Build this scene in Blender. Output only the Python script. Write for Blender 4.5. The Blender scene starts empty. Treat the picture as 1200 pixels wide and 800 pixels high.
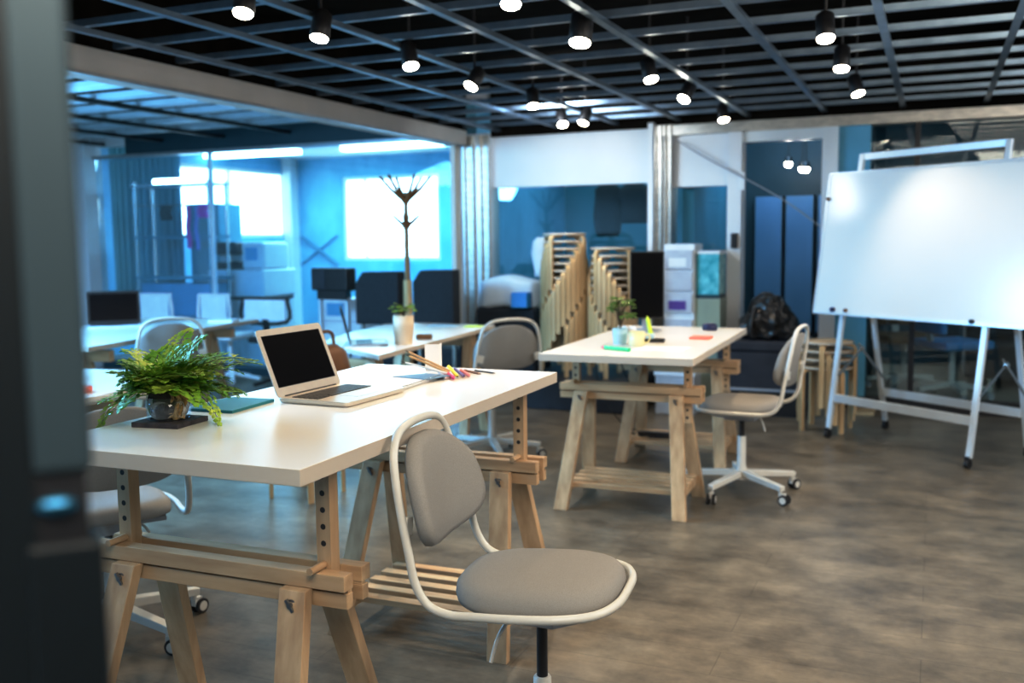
import bpy, math, random
from mathutils import Vector, Matrix
random.seed(7)
S = bpy.context.scene
COL = S.collection
sin, cos, pi, rad = math.sin, math.cos, math.pi, math.radians

# ------------------------------------------------------------------ mesh helper
class MB:
    def __init__(s): s.v = []; s.f = []; s.sm = []; s.mi = []; s.cur = 0
    def add(s, vs, fs, smooth=False):
        b = len(s.v); s.v += [tuple(p) for p in vs]
        for f in fs: s.f.append([b + i for i in f]); s.sm.append(smooth); s.mi.append(s.cur)
        return s
    def box(s, c, d, M=None):
        x, y, z = [q / 2 for q in d]
        vs = [Vector((i * x, j * y, k * z)) for i in (-1, 1) for j in (-1, 1) for k in (-1, 1)]
        vs = [(M @ p if M else p) + Vector(c) for p in vs]
        return s.add(vs, [(0, 1, 3, 2), (4, 6, 7, 5), (0, 4, 5, 1), (2, 3, 7, 6), (0, 2, 6, 4), (1, 5, 7, 3)])
    def span(s, a, b):
        return s.box([(p + q) / 2 for p, q in zip(a, b)], [abs(q - p) for p, q in zip(a, b)])
    def bar(s, p0, p1, w, h, up=(0, 0, 1), flat=False, t1=1.0):
        p0, p1 = Vector(p0), Vector(p1); d = (p1 - p0).normalized()
        a = d.cross(Vector(up)).normalized(); b = a.cross(d).normalized()
        vs = []
        for p, t in ((p0, 1), (p1, t1)):
            for i, j in ((-1, -1), (1, -1), (1, 1), (-1, 1)):
                q = p + a * (i * w / 2 * t) + b * (j * h / 2 * t)
                if flat: q = q + d * ((p.z - q.z) / d.z)
                vs.append(q)
        return s.add(vs, [(3, 2, 1, 0), (4, 5, 6, 7), (0, 1, 5, 4), (1, 2, 6, 5), (2, 3, 7, 6), (3, 0, 4, 7)])
    def tube(s, pts, r, n=10, closed=False, r1=None):
        P = [Vector(p) for p in pts]; m = len(P); rings = []
        def tan(i):
            if closed: return (P[(i + 1) % m] - P[i - 1]).normalized()
            return (P[min(i + 1, m - 1)] - P[max(i - 1, 0)]).normalized()
        t = tan(0); u = t.orthogonal().normalized()
        for i in range(m):
            t2 = tan(i); u = (u - t2 * u.dot(t2))
            u = u.normalized() if u.length > 1e-6 else t2.orthogonal().normalized()
            w = t2.cross(u); rr = r if r1 is None else r + (r1 - r) * i / (m - 1)
            rings.append([P[i] + (u * cos(2 * pi * k / n) + w * sin(2 * pi * k / n)) * rr for k in range(n)])
        vs = [q for g in rings for q in g]; fs = []
        off = 0
        if closed:
            off = min(range(n), key=lambda k: (rings[0][k] - rings[-1][0]).length)
        for i in range(m if closed else m - 1):
            j = (i + 1) % m
            for k in range(n):
                o = off if (closed and j == 0) else 0
                fs.append((i * n + k, i * n + (k + 1) % n, j * n + (k + 1 + o) % n, j * n + (k + o) % n))
        s.add(vs, fs, True)
        if not closed:
            s.add(rings[0], [tuple(range(n - 1, -1, -1))]); s.add(rings[-1], [tuple(range(n))])
        return s
    def lathe(s, prof, n=24, c=(0, 0, 0), M=None, smooth=True):
        vs = []; fs = []; m = len(prof)
        for r, z in prof:
            for k in range(n):
                p = Vector((r * cos(2 * pi * k / n), r * sin(2 * pi * k / n), z))
                vs.append((M @ p if M else p) + Vector(c))
        for i in range(m - 1):
            for k in range(n):
                fs.append((i * n + k, i * n + (k + 1) % n, (i + 1) * n + (k + 1) % n, (i + 1) * n + k))
        s.add(vs, fs, smooth)
        s.add(vs[:n], [tuple(range(n - 1, -1, -1))]); s.add(vs[-n:], [tuple(range(n))])
        return s
    def cyl(s, p0, p1, r, n=16, r1=None):
        p0, p1 = Vector(p0), Vector(p1); d = p1 - p0
        M = d.to_track_quat('Z', 'Y').to_matrix()
        return s.lathe([(r, 0), (r if r1 is None else r1, d.length)], n, p0, M)
    def prism(s, poly, z0, z1, M=None):
        n = len(poly); vs = [Vector((x, y, z0)) for x, y in poly] + [Vector((x, y, z1)) for x, y in poly]
        if M: vs = [M @ p for p in vs]
        fs = [tuple(range(n - 1, -1, -1)), tuple(range(n, 2 * n))]
        fs += [(i, (i + 1) % n, n + (i + 1) % n, n + i) for i in range(n)]
        return s.add(vs, fs)
    def loft(s, outline, levels, fn=None, smooth=True):
        n = len(outline); vs = []; fs = []
        cx = sum(p[0] for p in outline) / n; cy = sum(p[1] for p in outline) / n
        for sc, z in levels:
            for x, y in outline: vs.append(Vector((cx + (x - cx) * sc, cy + (y - cy) * sc, z)))
        b0 = len(vs); vs.append(Vector((cx, cy, levels[0][1]))); vs.append(Vector((cx, cy, levels[-1][1])))
        for i in range(len(levels) - 1):
            for k in range(n):
                fs.append((i * n + k, i * n + (k + 1) % n, (i + 1) * n + (k + 1) % n, (i + 1) * n + k))
        L = (len(levels) - 1) * n
        for k in range(n):
            fs.append((b0, (k + 1) % n, k)); fs.append((b0 + 1, L + k, L + (k + 1) % n))
        if fn: vs = [fn(p) for p in vs]
        return s.add(vs, fs, smooth)
    def sphere(s, c, r, n=12, m=8, sq=(1, 1, 1)):
        prof = [(max(1e-4, r * sin(pi * i / m)), -r * cos(pi * i / m)) for i in range(m + 1)]
        return s.lathe(prof, n, c, Matrix.Diagonal(sq))
    def build(s, name, mats, parent=None, bevel=0, label=None):
        me = bpy.data.meshes.new(name); me.from_pydata(s.v, [], s.f)
        for m in (mats if isinstance(mats, (list, tuple)) else [mats]): me.materials.append(m)
        me.polygons.foreach_set('use_smooth', s.sm); me.polygons.foreach_set('material_index', s.mi)
        me.update()
        o = bpy.data.objects.new(name, me); COL.objects.link(o)
        if parent: o.parent = parent
        if bevel:
            b = o.modifiers.new('Bevel', 'BEVEL'); b.width = bevel; b.segments = 2; b.limit_method = 'ANGLE'; b.angle_limit = rad(40)
        if label: o['label'] = label
        return o

def cat(pts, n=6, closed=False):
    P = [Vector(p) for p in pts]; m = len(P); out = []
    for i in range(m if closed else m - 1):
        if closed: a, b, c, d = P[i - 1], P[i], P[(i + 1) % m], P[(i + 2) % m]
        else: a, b, c, d = P[max(i - 1, 0)], P[i], P[i + 1], P[min(i + 2, m - 1)]
        for k in range(n):
            t = k / n
            out.append(.5 * (2 * b + (c - a) * t + (2 * a - 5 * b + 4 * c - d) * t * t + (3 * b - a - 3 * c + d) * t ** 3))
    if not closed: out.append(P[-1])
    return out
def tag(o, label, category, group=None):
    o['label'] = label; o['category'] = category
    if group: o['group'] = group
    return o
def thing(name, label, category, loc=(0, 0, 0), rz=0, group=None):
    o = bpy.data.objects.new(name, None); COL.objects.link(o); o.empty_display_size = .1
    o.location = loc; o.rotation_euler = (0, 0, rz)
    return tag(o, label, category, group)
def struct(name, mb, m, bevel=0, parent=None):
    o = mb.build(name, m, parent, bevel)
    if not parent: o['kind'] = 'structure'
    return o
def dup(o, parent=None):
    c = o.copy(); COL.objects.link(c)
    if parent: c.parent = parent
    for ch in list(o.children): dup(ch, c)
    return c
def place(o, loc, rz=0): o.location = loc; o.rotation_euler = (0, 0, rz); return o
ORD = ['first', 'second', 'third', 'fourth', 'fifth', 'sixth', 'seventh', 'eighth', 'ninth', 'tenth', 'eleventh', 'twelfth', 'thirteenth', 'fourteenth', 'fifteenth']

# ------------------------------------------------------------------ materials
def mat(name, color, rough=.5, metal=0, emit=None, estr=0, spec=.5, noise=None, bump=0, alpha=None):
    m = bpy.data.materials.new(name); m.use_nodes = True; N = m.node_tree; b = N.nodes['Principled BSDF']
    b.inputs['Base Color'].default_value = (*color, 1); b.inputs['Roughness'].default_value = rough
    b.inputs['Metallic'].default_value = metal; b.inputs['Specular IOR Level'].default_value = spec
    if emit: b.inputs['Emission Color'].default_value = (*emit, 1); b.inputs['Emission Strength'].default_value = estr
    if noise:                                   # noise = (scale vector, second colour, detail)
        tc = N.nodes.new('ShaderNodeTexCoord'); mp = N.nodes.new('ShaderNodeMapping'); mp.inputs['Scale'].default_value = noise[0]
        nz = N.nodes.new('ShaderNodeTexNoise'); nz.inputs['Scale'].default_value = 1; nz.inputs['Detail'].default_value = noise[2]
        mx = N.nodes.new('ShaderNodeValToRGB'); mx.color_ramp.elements[0].position = .32; mx.color_ramp.elements[1].position = .68
        mx.color_ramp.elements[0].color = (*color, 1); mx.color_ramp.elements[1].color = (*noise[1], 1)
        N.links.new(tc.outputs['Object'], mp.inputs[0]); N.links.new(mp.outputs[0], nz.inputs['Vector'])
        N.links.new(nz.outputs['Fac'], mx.inputs[0]); N.links.new(mx.outputs[0], b.inputs['Base Color'])
        if bump:
            bp = N.nodes.new('ShaderNodeBump'); bp.inputs['Strength'].default_value = bump; bp.inputs['Distance'].default_value = .004
            N.links.new(nz.outputs['Fac'], bp.inputs['Height']); N.links.new(bp.outputs[0], b.inputs['Normal'])
    return m
def glass(name, tint, refl=.10, rough=.02):
    m = bpy.data.materials.new(name); m.use_nodes = True; N = m.node_tree; N.nodes.remove(N.nodes['Principled BSDF'])
    o = N.nodes['Material Output']; t = N.nodes.new('ShaderNodeBsdfTransparent'); g = N.nodes.new('ShaderNodeBsdfGlossy'); x = N.nodes.new('ShaderNodeMixShader')
    t.inputs[0].default_value = (*tint, 1); g.inputs['Roughness'].default_value = rough; g.inputs[0].default_value = (1, 1, 1, 1)
    lw = N.nodes.new('ShaderNodeLayerWeight'); lw.inputs['Blend'].default_value = .35
    mr = N.nodes.new('ShaderNodeMapRange'); mr.inputs['To Min'].default_value = refl * .6; mr.inputs['To Max'].default_value = .25
    N.links.new(lw.outputs['Fresnel'], mr.inputs['Value']); N.links.new(mr.outputs[0], x.inputs[0])
    N.links.new(t.outputs[0], x.inputs[1]); N.links.new(g.outputs[0], x.inputs[2]); N.links.new(x.outputs[0], o.inputs[0])
    return m
def floor_mat():
    m = bpy.data.materials.new('floor_vinyl'); m.use_nodes = True; N = m.node_tree; b = N.nodes['Principled BSDF']; L = N.links.new
    tc = N.nodes.new('ShaderNodeTexCoord')
    def nz(sc, det, rough=.6):
        mp = N.nodes.new('ShaderNodeMapping'); mp.inputs['Scale'].default_value = sc
        n = N.nodes.new('ShaderNodeTexNoise'); n.inputs['Scale'].default_value = 1; n.inputs['Detail'].default_value = det; n.inputs['Roughness'].default_value = rough
        L(tc.outputs['Object'], mp.inputs[0]); L(mp.outputs[0], n.inputs['Vector']); return n
    a = nz((3.6, 4.6, 1), 9, .70); c = nz((16, 34, 1), 5); d = nz((.7, .9, 1), 2)
    r1 = N.nodes.new('ShaderNodeValToRGB'); r1.color_ramp.elements[0].position = .3; r1.color_ramp.elements[1].position = .72
    r1.color_ramp.elements[0].color = (.072, .061, .047, 1); r1.color_ramp.elements[1].color = (.275, .236, .178, 1)
    x = N.nodes.new('ShaderNodeMix'); x.data_type = 'RGBA'; x.blend_type = 'OVERLAY'; x.inputs[0].default_value = .3
    y = N.nodes.new('ShaderNodeMix'); y.data_type = 'RGBA'; y.blend_type = 'OVERLAY'; y.inputs[0].default_value = .35
    L(a.outputs['Fac'], r1.inputs[0]); L(r1.outputs[0], x.inputs[6]); L(c.outputs['Color'], x.inputs[7])
    bw = N.nodes.new('ShaderNodeRGBToBW'); bw2 = N.nodes.new('ShaderNodeRGBToBW'); L(c.outputs['Color'], bw.inputs[0]); L(bw.outputs[0], x.inputs[7])
    L(x.outputs[2], y.inputs[6]); L(d.outputs['Fac'], y.inputs[7]); L(y.outputs[2], b.inputs['Base Color'])
    # plank seams
    br = N.nodes.new('ShaderNodeTexBrick'); br.inputs['Scale'].default_value = 1; br.inputs['Brick Width'].default_value = 1.2; br.inputs['Row Height'].default_value = .18
    br.inputs['Mortar Size'].default_value = .0018; br.inputs['Color1'].default_value = (1, 1, 1, 1); br.inputs['Color2'].default_value = (.86, .86, .86, 1); br.inputs['Mortar'].default_value = (.55, .55, .55, 1)
    mp = N.nodes.new('ShaderNodeMapping'); mp.inputs['Rotation'].default_value = (0, 0, 0); L(tc.outputs['Object'], mp.inputs[0]); L(mp.outputs[0], br.inputs['Vector'])
    z = N.nodes.new('ShaderNodeMix'); z.data_type = 'RGBA'; z.blend_type = 'MULTIPLY'; z.inputs[0].default_value = .8
    L(y.outputs[2], z.inputs[6]); L(br.outputs['Color'], z.inputs[7]); L(z.outputs[2], b.inputs['Base Color'])
    rr = N.nodes.new('ShaderNodeMapRange'); rr.inputs['To Min'].default_value = .26; rr.inputs['To Max'].default_value = .42
    L(a.outputs['Fac'], rr.inputs['Value']); L(rr.outputs[0], b.inputs['Roughness']); b.inputs['Specular IOR Level'].default_value = .45
    bp = N.nodes.new('ShaderNodeBump'); bp.inputs['Strength'].default_value = .12; bp.inputs['Distance'].default_value = .003
    L(c.outputs['Fac'], bp.inputs['Height']); L(bp.outputs[0], b.inputs['Normal'])
    return m
M = dict(
    floor=floor_mat(),
    white_wall=mat('white_wall', (.72, .74, .76), .6, noise=((3, 3, 3), (.68, .70, .72), 2)),
    grey_beam=mat('grey_beam', (.60, .56, .53), .6, noise=((4, 4, 4), (.54, .51, .48), 2)),
    cream=mat('cream_trim', (.70, .66, .58), .5, noise=((5, 5, 2), (.66, .62, .55), 2)),
    teal=mat('teal_wall', (.06, .26, .34), .6, noise=((3, 3, 2), (.08, .32, .42), 3)),  # on walls, the teal also holds the cool cast of the light
    blue_wall=mat('blue_wall', (.10, .38, .55), .6, noise=((4, 4, 2), (.16, .48, .66), 4)),  # wall blue carries part of the cool light in its colour
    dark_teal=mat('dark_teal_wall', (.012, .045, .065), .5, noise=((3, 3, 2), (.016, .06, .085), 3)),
    dark_ceil=mat('dark_ceiling', (.004, .0035, .003), .9, spec=.05, noise=((2, 6, 2), (.010, .008, .006), 4)),
    galv=mat('galvanised_steel', (.42, .45, .48), .33, .9, noise=((14, 14, 14), (.52, .55, .58), 4)),
    galv_warm=mat('galvanised_stud', (.46, .44, .40), .38, .75, noise=((12, 12, 30), (.62, .58, .52), 4)),
    galv_dark=mat('ceiling_channel_steel', (.20, .27, .34), .36, .85, noise=((9, 9, 9), (.27, .35, .43), 4)),
    slat=mat('ceiling_slat', (.42, .50, .55), .5, .2, noise=((5, 5, 5), (.36, .44, .48), 2)),
    black=mat('black_plastic', (.012, .012, .014), .42, noise=((30, 30, 30), (.018, .018, .02), 2)),
    rubber=mat('black_rubber', (.02, .02, .022), .75),
    black_fabric=mat('black_upholstery', (.010, .014, .020), .75, noise=((60, 60, 60), (.016, .022, .03), 3), bump=.2),
    navy=mat('dark_navy_vinyl', (.018, .022, .032), .45, noise=((9, 9, 9), (.028, .032, .044), 3)),
    leather=mat('black_leather', (.010, .010, .011), .28, noise=((22, 22, 22), (.022, .022, .023), 5), bump=.8),
    white_metal=mat('white_powder_coat', (.64, .63, .59), .35, noise=((8, 8, 8), (.61, .60, .56), 2)),
    white_alu=mat('pale_aluminium', (.70, .76, .80), .3, .25, noise=((6, 6, 6), (.66, .72, .77), 2)),
    chrome=mat('chrome', (.6, .6, .58), .2, 1),
    bolt=mat('dark_steel', (.22, .22, .23), .28, .9),
    table=mat('white_laminate', (.84, .80, .74), .26, noise=((2, 2, 2), (.82, .785, .73), 2)),
    table_edge=mat('laminate_edge', (.60, .54, .46), .45, noise=((3, 3, 9), (.56, .50, .43), 2)),
    grey_fabric=mat('grey_wool_fabric', (.285, .275, .258), .9, spec=.2, noise=((700, 700, 700), (.37, .36, .34), 2), bump=.2),
    pad_back=mat('dark_grey_shell', (.11, .11, .11), .7),
    board=mat('whiteboard_enamel', (.76, .81, .84), .16, noise=((1.2, 1.2, 1.2), (.72, .78, .82), 3)),
    screen=mat('dark_screen', (.004, .004, .005), .25, spec=.08),
    alu=mat('laptop_aluminium', (.66, .61, .54), .32, .35, noise=((40, 40, 40), (.63, .58, .52), 2)),
    paper=mat('paper', (.86, .85, .82), .7, noise=((9, 9, 9), (.83, .82, .80), 2)),
    teal_cover=mat('teal_cover', (.02, .22, .25), .4), blue_card=mat('blue_card', (.10, .22, .34), .5),
    bark=mat('fern_bark', (.09, .045, .018), .9, noise=((60, 60, 60), (.46, .28, .10), 5), bump=1),
    soil=mat('dark_soil', (.01, .008, .006), .9, noise=((60, 60, 60), (.03, .02, .014), 4), bump=1),
    slate=mat('black_slate', (.022, .020, .024), .6, noise=((50, 50, 50), (.06, .05, .055), 5), bump=.8),
    fern=mat('fern_leaf', (.065, .25, .018), .5, noise=((22, 22, 22), (.27, .50, .06), 3)),
    fern_light=mat('fern_leaf_pale', (.17, .40, .035), .5, noise=((24, 24, 24), (.45, .54, .08), 3)),
    stem=mat('brown_stem', (.07, .045, .02), .6),
    leaf=mat('plant_leaf', (.08, .20, .03), .45, noise=((20, 20, 20), (.25, .36, .08), 2)),
    blue_pot=mat('pale_blue_ceramic', (.42, .60, .68), .3, noise=((9, 9, 9), (.48, .66, .72), 2)),
    cream_pot=mat('beige_ceramic', (.78, .62, .46), .4, noise=((9, 9, 9), (.82, .68, .54), 2)),
    yellow_cup=mat('pale_yellow_ceramic', (.74, .68, .38), .3, noise=((6, 6, 6), (.80, .74, .48), 2)),
    green=mat('green_plastic', (.04, .55, .22), .35), pink=mat('pink_plastic', (.75, .05, .20), .35), yellow=mat('yellow_plastic', (.85, .75, .03), .35),
    lime=mat('lime_plastic', (.66, .82, .06), .4), purple=mat('purple_plastic', (.12, .06, .28), .35), grey=mat('grey_plastic', (.35, .37, .40), .4),
    coral=mat('coral_paper', (.80, .22, .17), .6, noise=((9, 9, 9), (.84, .27, .21), 2)), navyblue=mat('navy_plastic', (.02, .025, .09), .4),
    pink_cloth=mat('pink_cloth', (.95, .05, .40), .8, noise=((20, 20, 6), (.95, .10, .50), 3)), lilac_cloth=mat('lilac_cloth', (.28, .30, .62), .8, noise=((20, 20, 6), (.36, .38, .68), 3)),
    white_cloth=mat('white_cloth', (.70, .76, .80), .8, noise=((8, 8, 8), (.62, .69, .75), 4), bump=.5),
    blue_box=mat('blue_plastic', (.03, .25, .55), .4, noise=((8, 8, 8), (.04, .30, .62), 2)),
    white_plastic=mat('white_plastic', (.74, .77, .79), .4, noise=((10, 10, 10), (.70, .73, .76), 2)),
    clear_plastic=mat('frosted_plastic', (.55, .58, .62), .3, noise=((12, 12, 12), (.48, .51, .56), 3)),
    aqua=mat('aqua_glass_tank', (.03, .34, .40), .15, noise=((14, 14, 14), (.20, .60, .64), 4)),
    pale_green=mat('pale_green_panel', (.28, .33, .27), .5, noise=((8, 8, 3), (.33, .38, .30), 2)),
    locker=mat('blue_locker', (.09, .22, .36), .4, noise=((3, 3, 1), (.13, .28, .44), 2)),
    seat_rim=mat('birch_ply', (.55, .48, .40), .5, noise=((4, 4, 80), (.68, .60, .50), 3)),
    pole_wood=mat('brown_wood', (.22, .13, .06), .5, noise=((10, 10, 2), (.30, .19, .09), 4)),  # mid-brown wood of the coat stand's upper pole
    dark_wood=mat('dark_wood', (.16, .07, .025), .5, noise=((10, 10, 2), (.24, .11, .04), 4)),
    lens=mat('lamp_lens', (1, .95, .85), .3, emit=(1, .88, .70), estr=40),
    tube_lamp=mat('tube_lamp', (1, 1, 1), .3, emit=(.75, .92, 1), estr=7),
    grey_steel=mat('grey_painted_door', (.036, .060, .074), .4, .2, noise=((3, 3, 1.5), (.032, .052, .064), 2)),
    dark_door=mat('dark_painted_door', (.006, .009, .011), .35, noise=((3, 3, 1.5), (.009, .013, .016), 2)),
    blue_reflection=mat('blue_reflection_handle', (.03, .14, .24), .25, .8),  # a blue reflection put into the handle's base colour
    glass_a=glass('blue_partition_glass', (.80, .95, 1), .03), glass_b=glass('clear_partition_glass', (.78, .90, .93), .06),
    window_glass=glass('window_glass', (.92, .97, 1), .06),
)
def wood(name, axis, a=(.42, .275, .155), b=(.60, .44, .275)):
    sc = {'x': (3, 26, 26), 'y': (26, 3, 26), 'z': (26, 26, 3)}[axis]
    return mat(name, a, .5, noise=(sc, b, 5), bump=.15)
W = {k: wood('pine_' + k, k) for k in 'xyz'}
BIRCH = {k: wood('beech_' + k, k, (.46, .30, .15), (.62, .45, .255)) for k in 'xyz'}

# ------------------------------------------------------------------ setting
struct('floor', MB().span((-12, -1.2, -.1), (3.0, 13.2, 0)), M['floor'])
struct('ceiling', MB().span((-4.05, -1.2, 2.72), (3.0, 8.1, 2.82)), M['dark_ceil'])
struct('ceiling_left', MB().span((-9.0, -1.2, 2.62), (-4.05, 8.1, 2.72)), M['dark_ceil'])
struct('ceiling_back', MB().span((-12, 8.1, 2.62), (3.0, 13.2, 2.72)), M['white_wall'])
struct('wall_right', MB().span((2.3, -1.2, 0), (2.4, 8.1, 2.72)), M['white_wall'])
struct('wall_front', MB().span((-9, -1.3, 0), (2.4, -1.2, 2.72)), M['white_wall'])
struct('wall_left', MB().span((-9.0, -1.2, 0), (-8.8, 7.8, 2.72)), M['white_wall'])
NT = [0]
def trim(mb, m, bevel=0):
    NT[0] += 1; return struct('trim_%d' % NT[0], mb, m, bevel)
# grey bulkhead between the two ceilings; added strip stands for light on its edge
trim(MB().span((-4.06, -1.2, 2.195), (-3.85, 7.9, 2.315)), M['grey_beam'])
trim(MB().span((-4.06, -1.2, 2.315), (-3.85, 7.9, 2.72)), M['dark_ceil'])
trim(MB().span((-3.87, -1.2, 2.178), (-3.845, 7.9, 2.195)), M['galv'])
def channel(p0, p1, w, h):                     # an open angle-section channel hung in the ceiling
    m = MB(); p0, p1 = Vector(p0), Vector(p1); d = (p1 - p0).normalized(); a = d.cross(Vector((0, 0, 1)))
    m.bar(p0, p1, w, .003)
    m.bar(p0 + a * (w / 2) + Vector((0, 0, h / 2)), p1 + a * (w / 2) + Vector((0, 0, h / 2)), .003, h)
    return m
for x in (-3.56, -3.0, -2.48, -1.95, -1.39, -.81, -.25, .31, .87, 1.43, 1.99):
    trim(channel((x, -.4, 2.300), (x, 8.0, 2.300), .036, .022), M['galv_dark'])
for k in range(-10, 9):
    y = 4.29 + .444 * k
    trim(channel((-3.85, y, 2.334), (2.3, y, 2.334), .032, .030), M['galv_dark'])
for k in range(-4, 8):
    y = 4.29 + .444 * k
    trim(channel((-8.8, y, 2.43), (-4.07, y, 2.43), .15, .04), M['slat'])
for x in (-8.2, -7.4, -6.6, -5.8, -5.0): trim(channel((x, 1.5, 2.40), (x, 8.0, 2.40), .05, .03), M['black'])
# back line of the room (y = 8): partition posts, panels and header
trim(MB().span((-8.8, 7.85, 0), (-8.40, 8.1, 2.62)), M['white_wall'])
trim(MB().span((-8.40, 7.95, 2.40), (-7.9, 8.1, 2.62)), M['white_wall'])
trim(MB().span((-7.9, 7.95, 2.30), (-4.0, 8.1, 2.62)), M['dark_teal'])
trim(MB().span((-8.40, 7.97, 2.27), (-4.0, 8.08, 2.30)), M['galv'])
trim(MB().span((-8.40, 7.97, 0), (-4.0, 8.08, .08)), M['dark_teal'])
trim(MB().span((-4.00, 7.86, 0), (-3.955, 8.12, 2.29)), M['cream'])
def stud(x0, x1, z1=2.27):
    m = MB(); m.span((x0, 7.93, 0), (x1, 7.935, z1)); m.span((x0, 7.90, 0), (x0 + .008, 7.93, z1)); m.span((x1 - .008, 7.90, 0), (x1, 7.93, z1))
    m.span((x0 + (x1 - x0) * .42, 7.925, 0), (x0 + (x1 - x0) * .58, 7.93, z1)); return m
trim(MB().span((-3.955, 7.94, 0), (-3.64, 8.1, 2.29)), M['white_alu'])
trim(stud(-3.89, -3.80), M['galv_warm']); trim(stud(-3.73, -3.65), M['galv_warm'])
trim(MB().span((-3.64, 7.98, 1.81), (-2.19, 8.06, 2.72)), M['white_wall'])
trim(MB().span((-3.64, 7.97, 0), (-2.19, 8.07, .08)), M['dark_teal'])
trim(MB().span((-2.19, 7.88, 0), (-2.145, 8.1, 2.29)), M['white_wall'])
trim(MB().span((-2.145, 7.94, 0), (-2.0, 8.1, 2.27)), M['galv'])
trim(stud(-2.135, -2.08), M['galv_warm']); trim(stud(-2.055, -2.0), M['galv_warm'])
trim(MB().span((-2.0, 7.98, 1.765), (-1.545, 8.06, 2.19)), M['white_wall'])
trim(MB().span((-2.0, 7.97, 0), (-1.545, 8.07, .08)), M['dark_teal'])
trim(MB().span((-2.145, 7.92, 2.185), (2.3, 8.1, 2.265)), M['galv_warm'])
trim(MB().span((-3.64, 7.95, 2.255), (2.3, 8.1, 2.72)), M['dark_ceil'])
trim(MB().span((-1.43, 7.96, 2.10), (-.82, 8.06, 2.185)), M['white_alu'])
trim(MB().span((-.82, 7.93, 0), (-.70, 8.1, 2.19)), M['white_alu'])
trim(MB().span((-.70, 7.97, .08), (-.47, 8.05, 2.19)), M['blue_wall'])
trim(MB().span((-.70, 7.95, 0), (2.3, 8.08, .10)), M['black'])
for x in (-.14, .95, 1.9): trim(MB().span((x - .02, 7.96, .1), (x + .02, 8.06, 2.19)), M['black'])
# glass panes
struct('window_1', MB().span((-8.40, 8.02, .08), (-4.0, 8.032, 2.27)), M['glass_a'])
struct('window_2', MB().span((-3.64, 8.015, .08), (-2.19, 8.027, 1.81)), M['glass_b'])
struct('window_3', MB().span((-2.0, 8.015, .08), (-1.545, 8.027, 1.765)), M['glass_b'])
struct('window_4', MB().span((-.47, 8.015, .10), (2.3, 8.027, 2.185)), M['glass_b'])
for x in (-6.84,): trim(MB().span((x - .012, 8.0, .08), (x + .012, 8.05, 2.27)), M['white_alu'])
# open doorway: white door frame with black lock
d2 = struct('door_2', MB().span((-1.545, 7.92, 0), (-1.43, 8.1, 2.185)), M['white_wall'], .004)
MB().span((-1.505, 7.895, 1.26), (-1.455, 7.92, 1.38)).build('lock', M['black'], d2, .004)
MB().span((-1.45, 7.895, 1.72), (-1.40, 7.93, 1.86)).build('door_sensor', M['white_plastic'], d2, .004)
# far room behind the left glass
NW = MB()
NW.span((-9.3, 8.1, 0), (-9.2, 9.94, 2.62)); NW.span((-9.3, 12.5, 0), (-9.2, 12.7, 2.62)); NW.span((-9.3, 9.94, 0), (-9.2, 12.5, 1.43)); NW.span((-9.3, 9.94, 2.42), (-9.2, 12.5, 2.62))
struct('wall_far_left', NW, M['blue_wall'])
NB = MB()
NB.span((-9.2, 12.6, 0), (-8.25, 12.7, 2.62)); NB.span((-6.6, 12.6, 0), (-3.9, 12.7, 2.62)); NB.span((-8.25, 12.6, 0), (-6.6, 12.7, 1.07)); NB.span((-8.25, 12.6, 2.32), (-6.6, 12.7, 2.62))
struct('wall_far_back', NB, M['blue_wall'])
trim(MB().span((-9.2, 12.4, 0), (-9.05, 12.6, 2.62)), M['white_wall'])
def window(n, a, b, ax):                       # framed pane; ax = axis along the wall
    f = MB(); x0, y0, z0 = a; x1, y1, z1 = b; t = .05
    if ax == 'x':
        f.span((x0, y0, z0), (x0 + t, y1, z1)); f.span((x1 - t, y0, z0), (x1, y1, z1)); f.span((x0 + t, y0, z0), (x1 - t, y1, z0 + t)); f.span((x0 + t, y0, z1 - t), (x1 - t, y1, z1))
        xm = x0 + (x1 - x0) * .23; f.span((xm - .015, y0, z0 + t), (xm + .015, y1, z1 - t))
    else:
        f.span((x0, y0, z0), (x1, y0 + t, z1)); f.span((x0, y1 - t, z0), (x1, y1, z1)); f.span((x0, y0 + t, z0), (x1, y1 - t, z0 + t)); f.span((x0, y0 + t, z1 - t), (x1, y1 - t, z1))
        ym = (y0 + y1) / 2; f.span((x0, ym - .012, z0 + t), (x1, ym + .012, z1 - t))
    o = struct('window_%d' % n, f, M['white_wall'])
    c = [(p + q) / 2 for p, q in zip(a, b)]
    d = (x1 - x0, .006, z1 - z0) if ax == 'x' else (.006, y1 - y0, z1 - z0)
    MB().box(c, d).build('pane', M['window_glass'], o)
window(5, (-9.28, 9.94, 1.43), (-9.22, 12.5, 2.42), 'y')
window(6, (-8.25, 12.62, 1.07), (-6.6, 12.68, 2.32), 'x')
struct('wall_middle', MB().span((-3.95, 8.1, 0), (-3.85, 12.7, 2.62)), M['blue_wall'])
struct('wall_middle_back', MB().span((-3.85, 10.4, 0), (-1.85, 10.5, 2.62)), M['teal'])
struct('wall_corridor_left', MB().span((-1.95, 8.1, 0), (-1.85, 10.5, 2.62)), M['teal'])
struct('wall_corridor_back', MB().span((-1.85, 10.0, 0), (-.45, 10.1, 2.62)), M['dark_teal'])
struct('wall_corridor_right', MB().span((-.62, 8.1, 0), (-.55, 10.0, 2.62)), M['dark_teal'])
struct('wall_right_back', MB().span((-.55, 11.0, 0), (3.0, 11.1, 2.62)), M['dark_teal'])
struct('wall_far_right', MB().span((2.9, 8.1, 0), (3.0, 11.0, 2.62)), M['dark_teal'])

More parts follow.
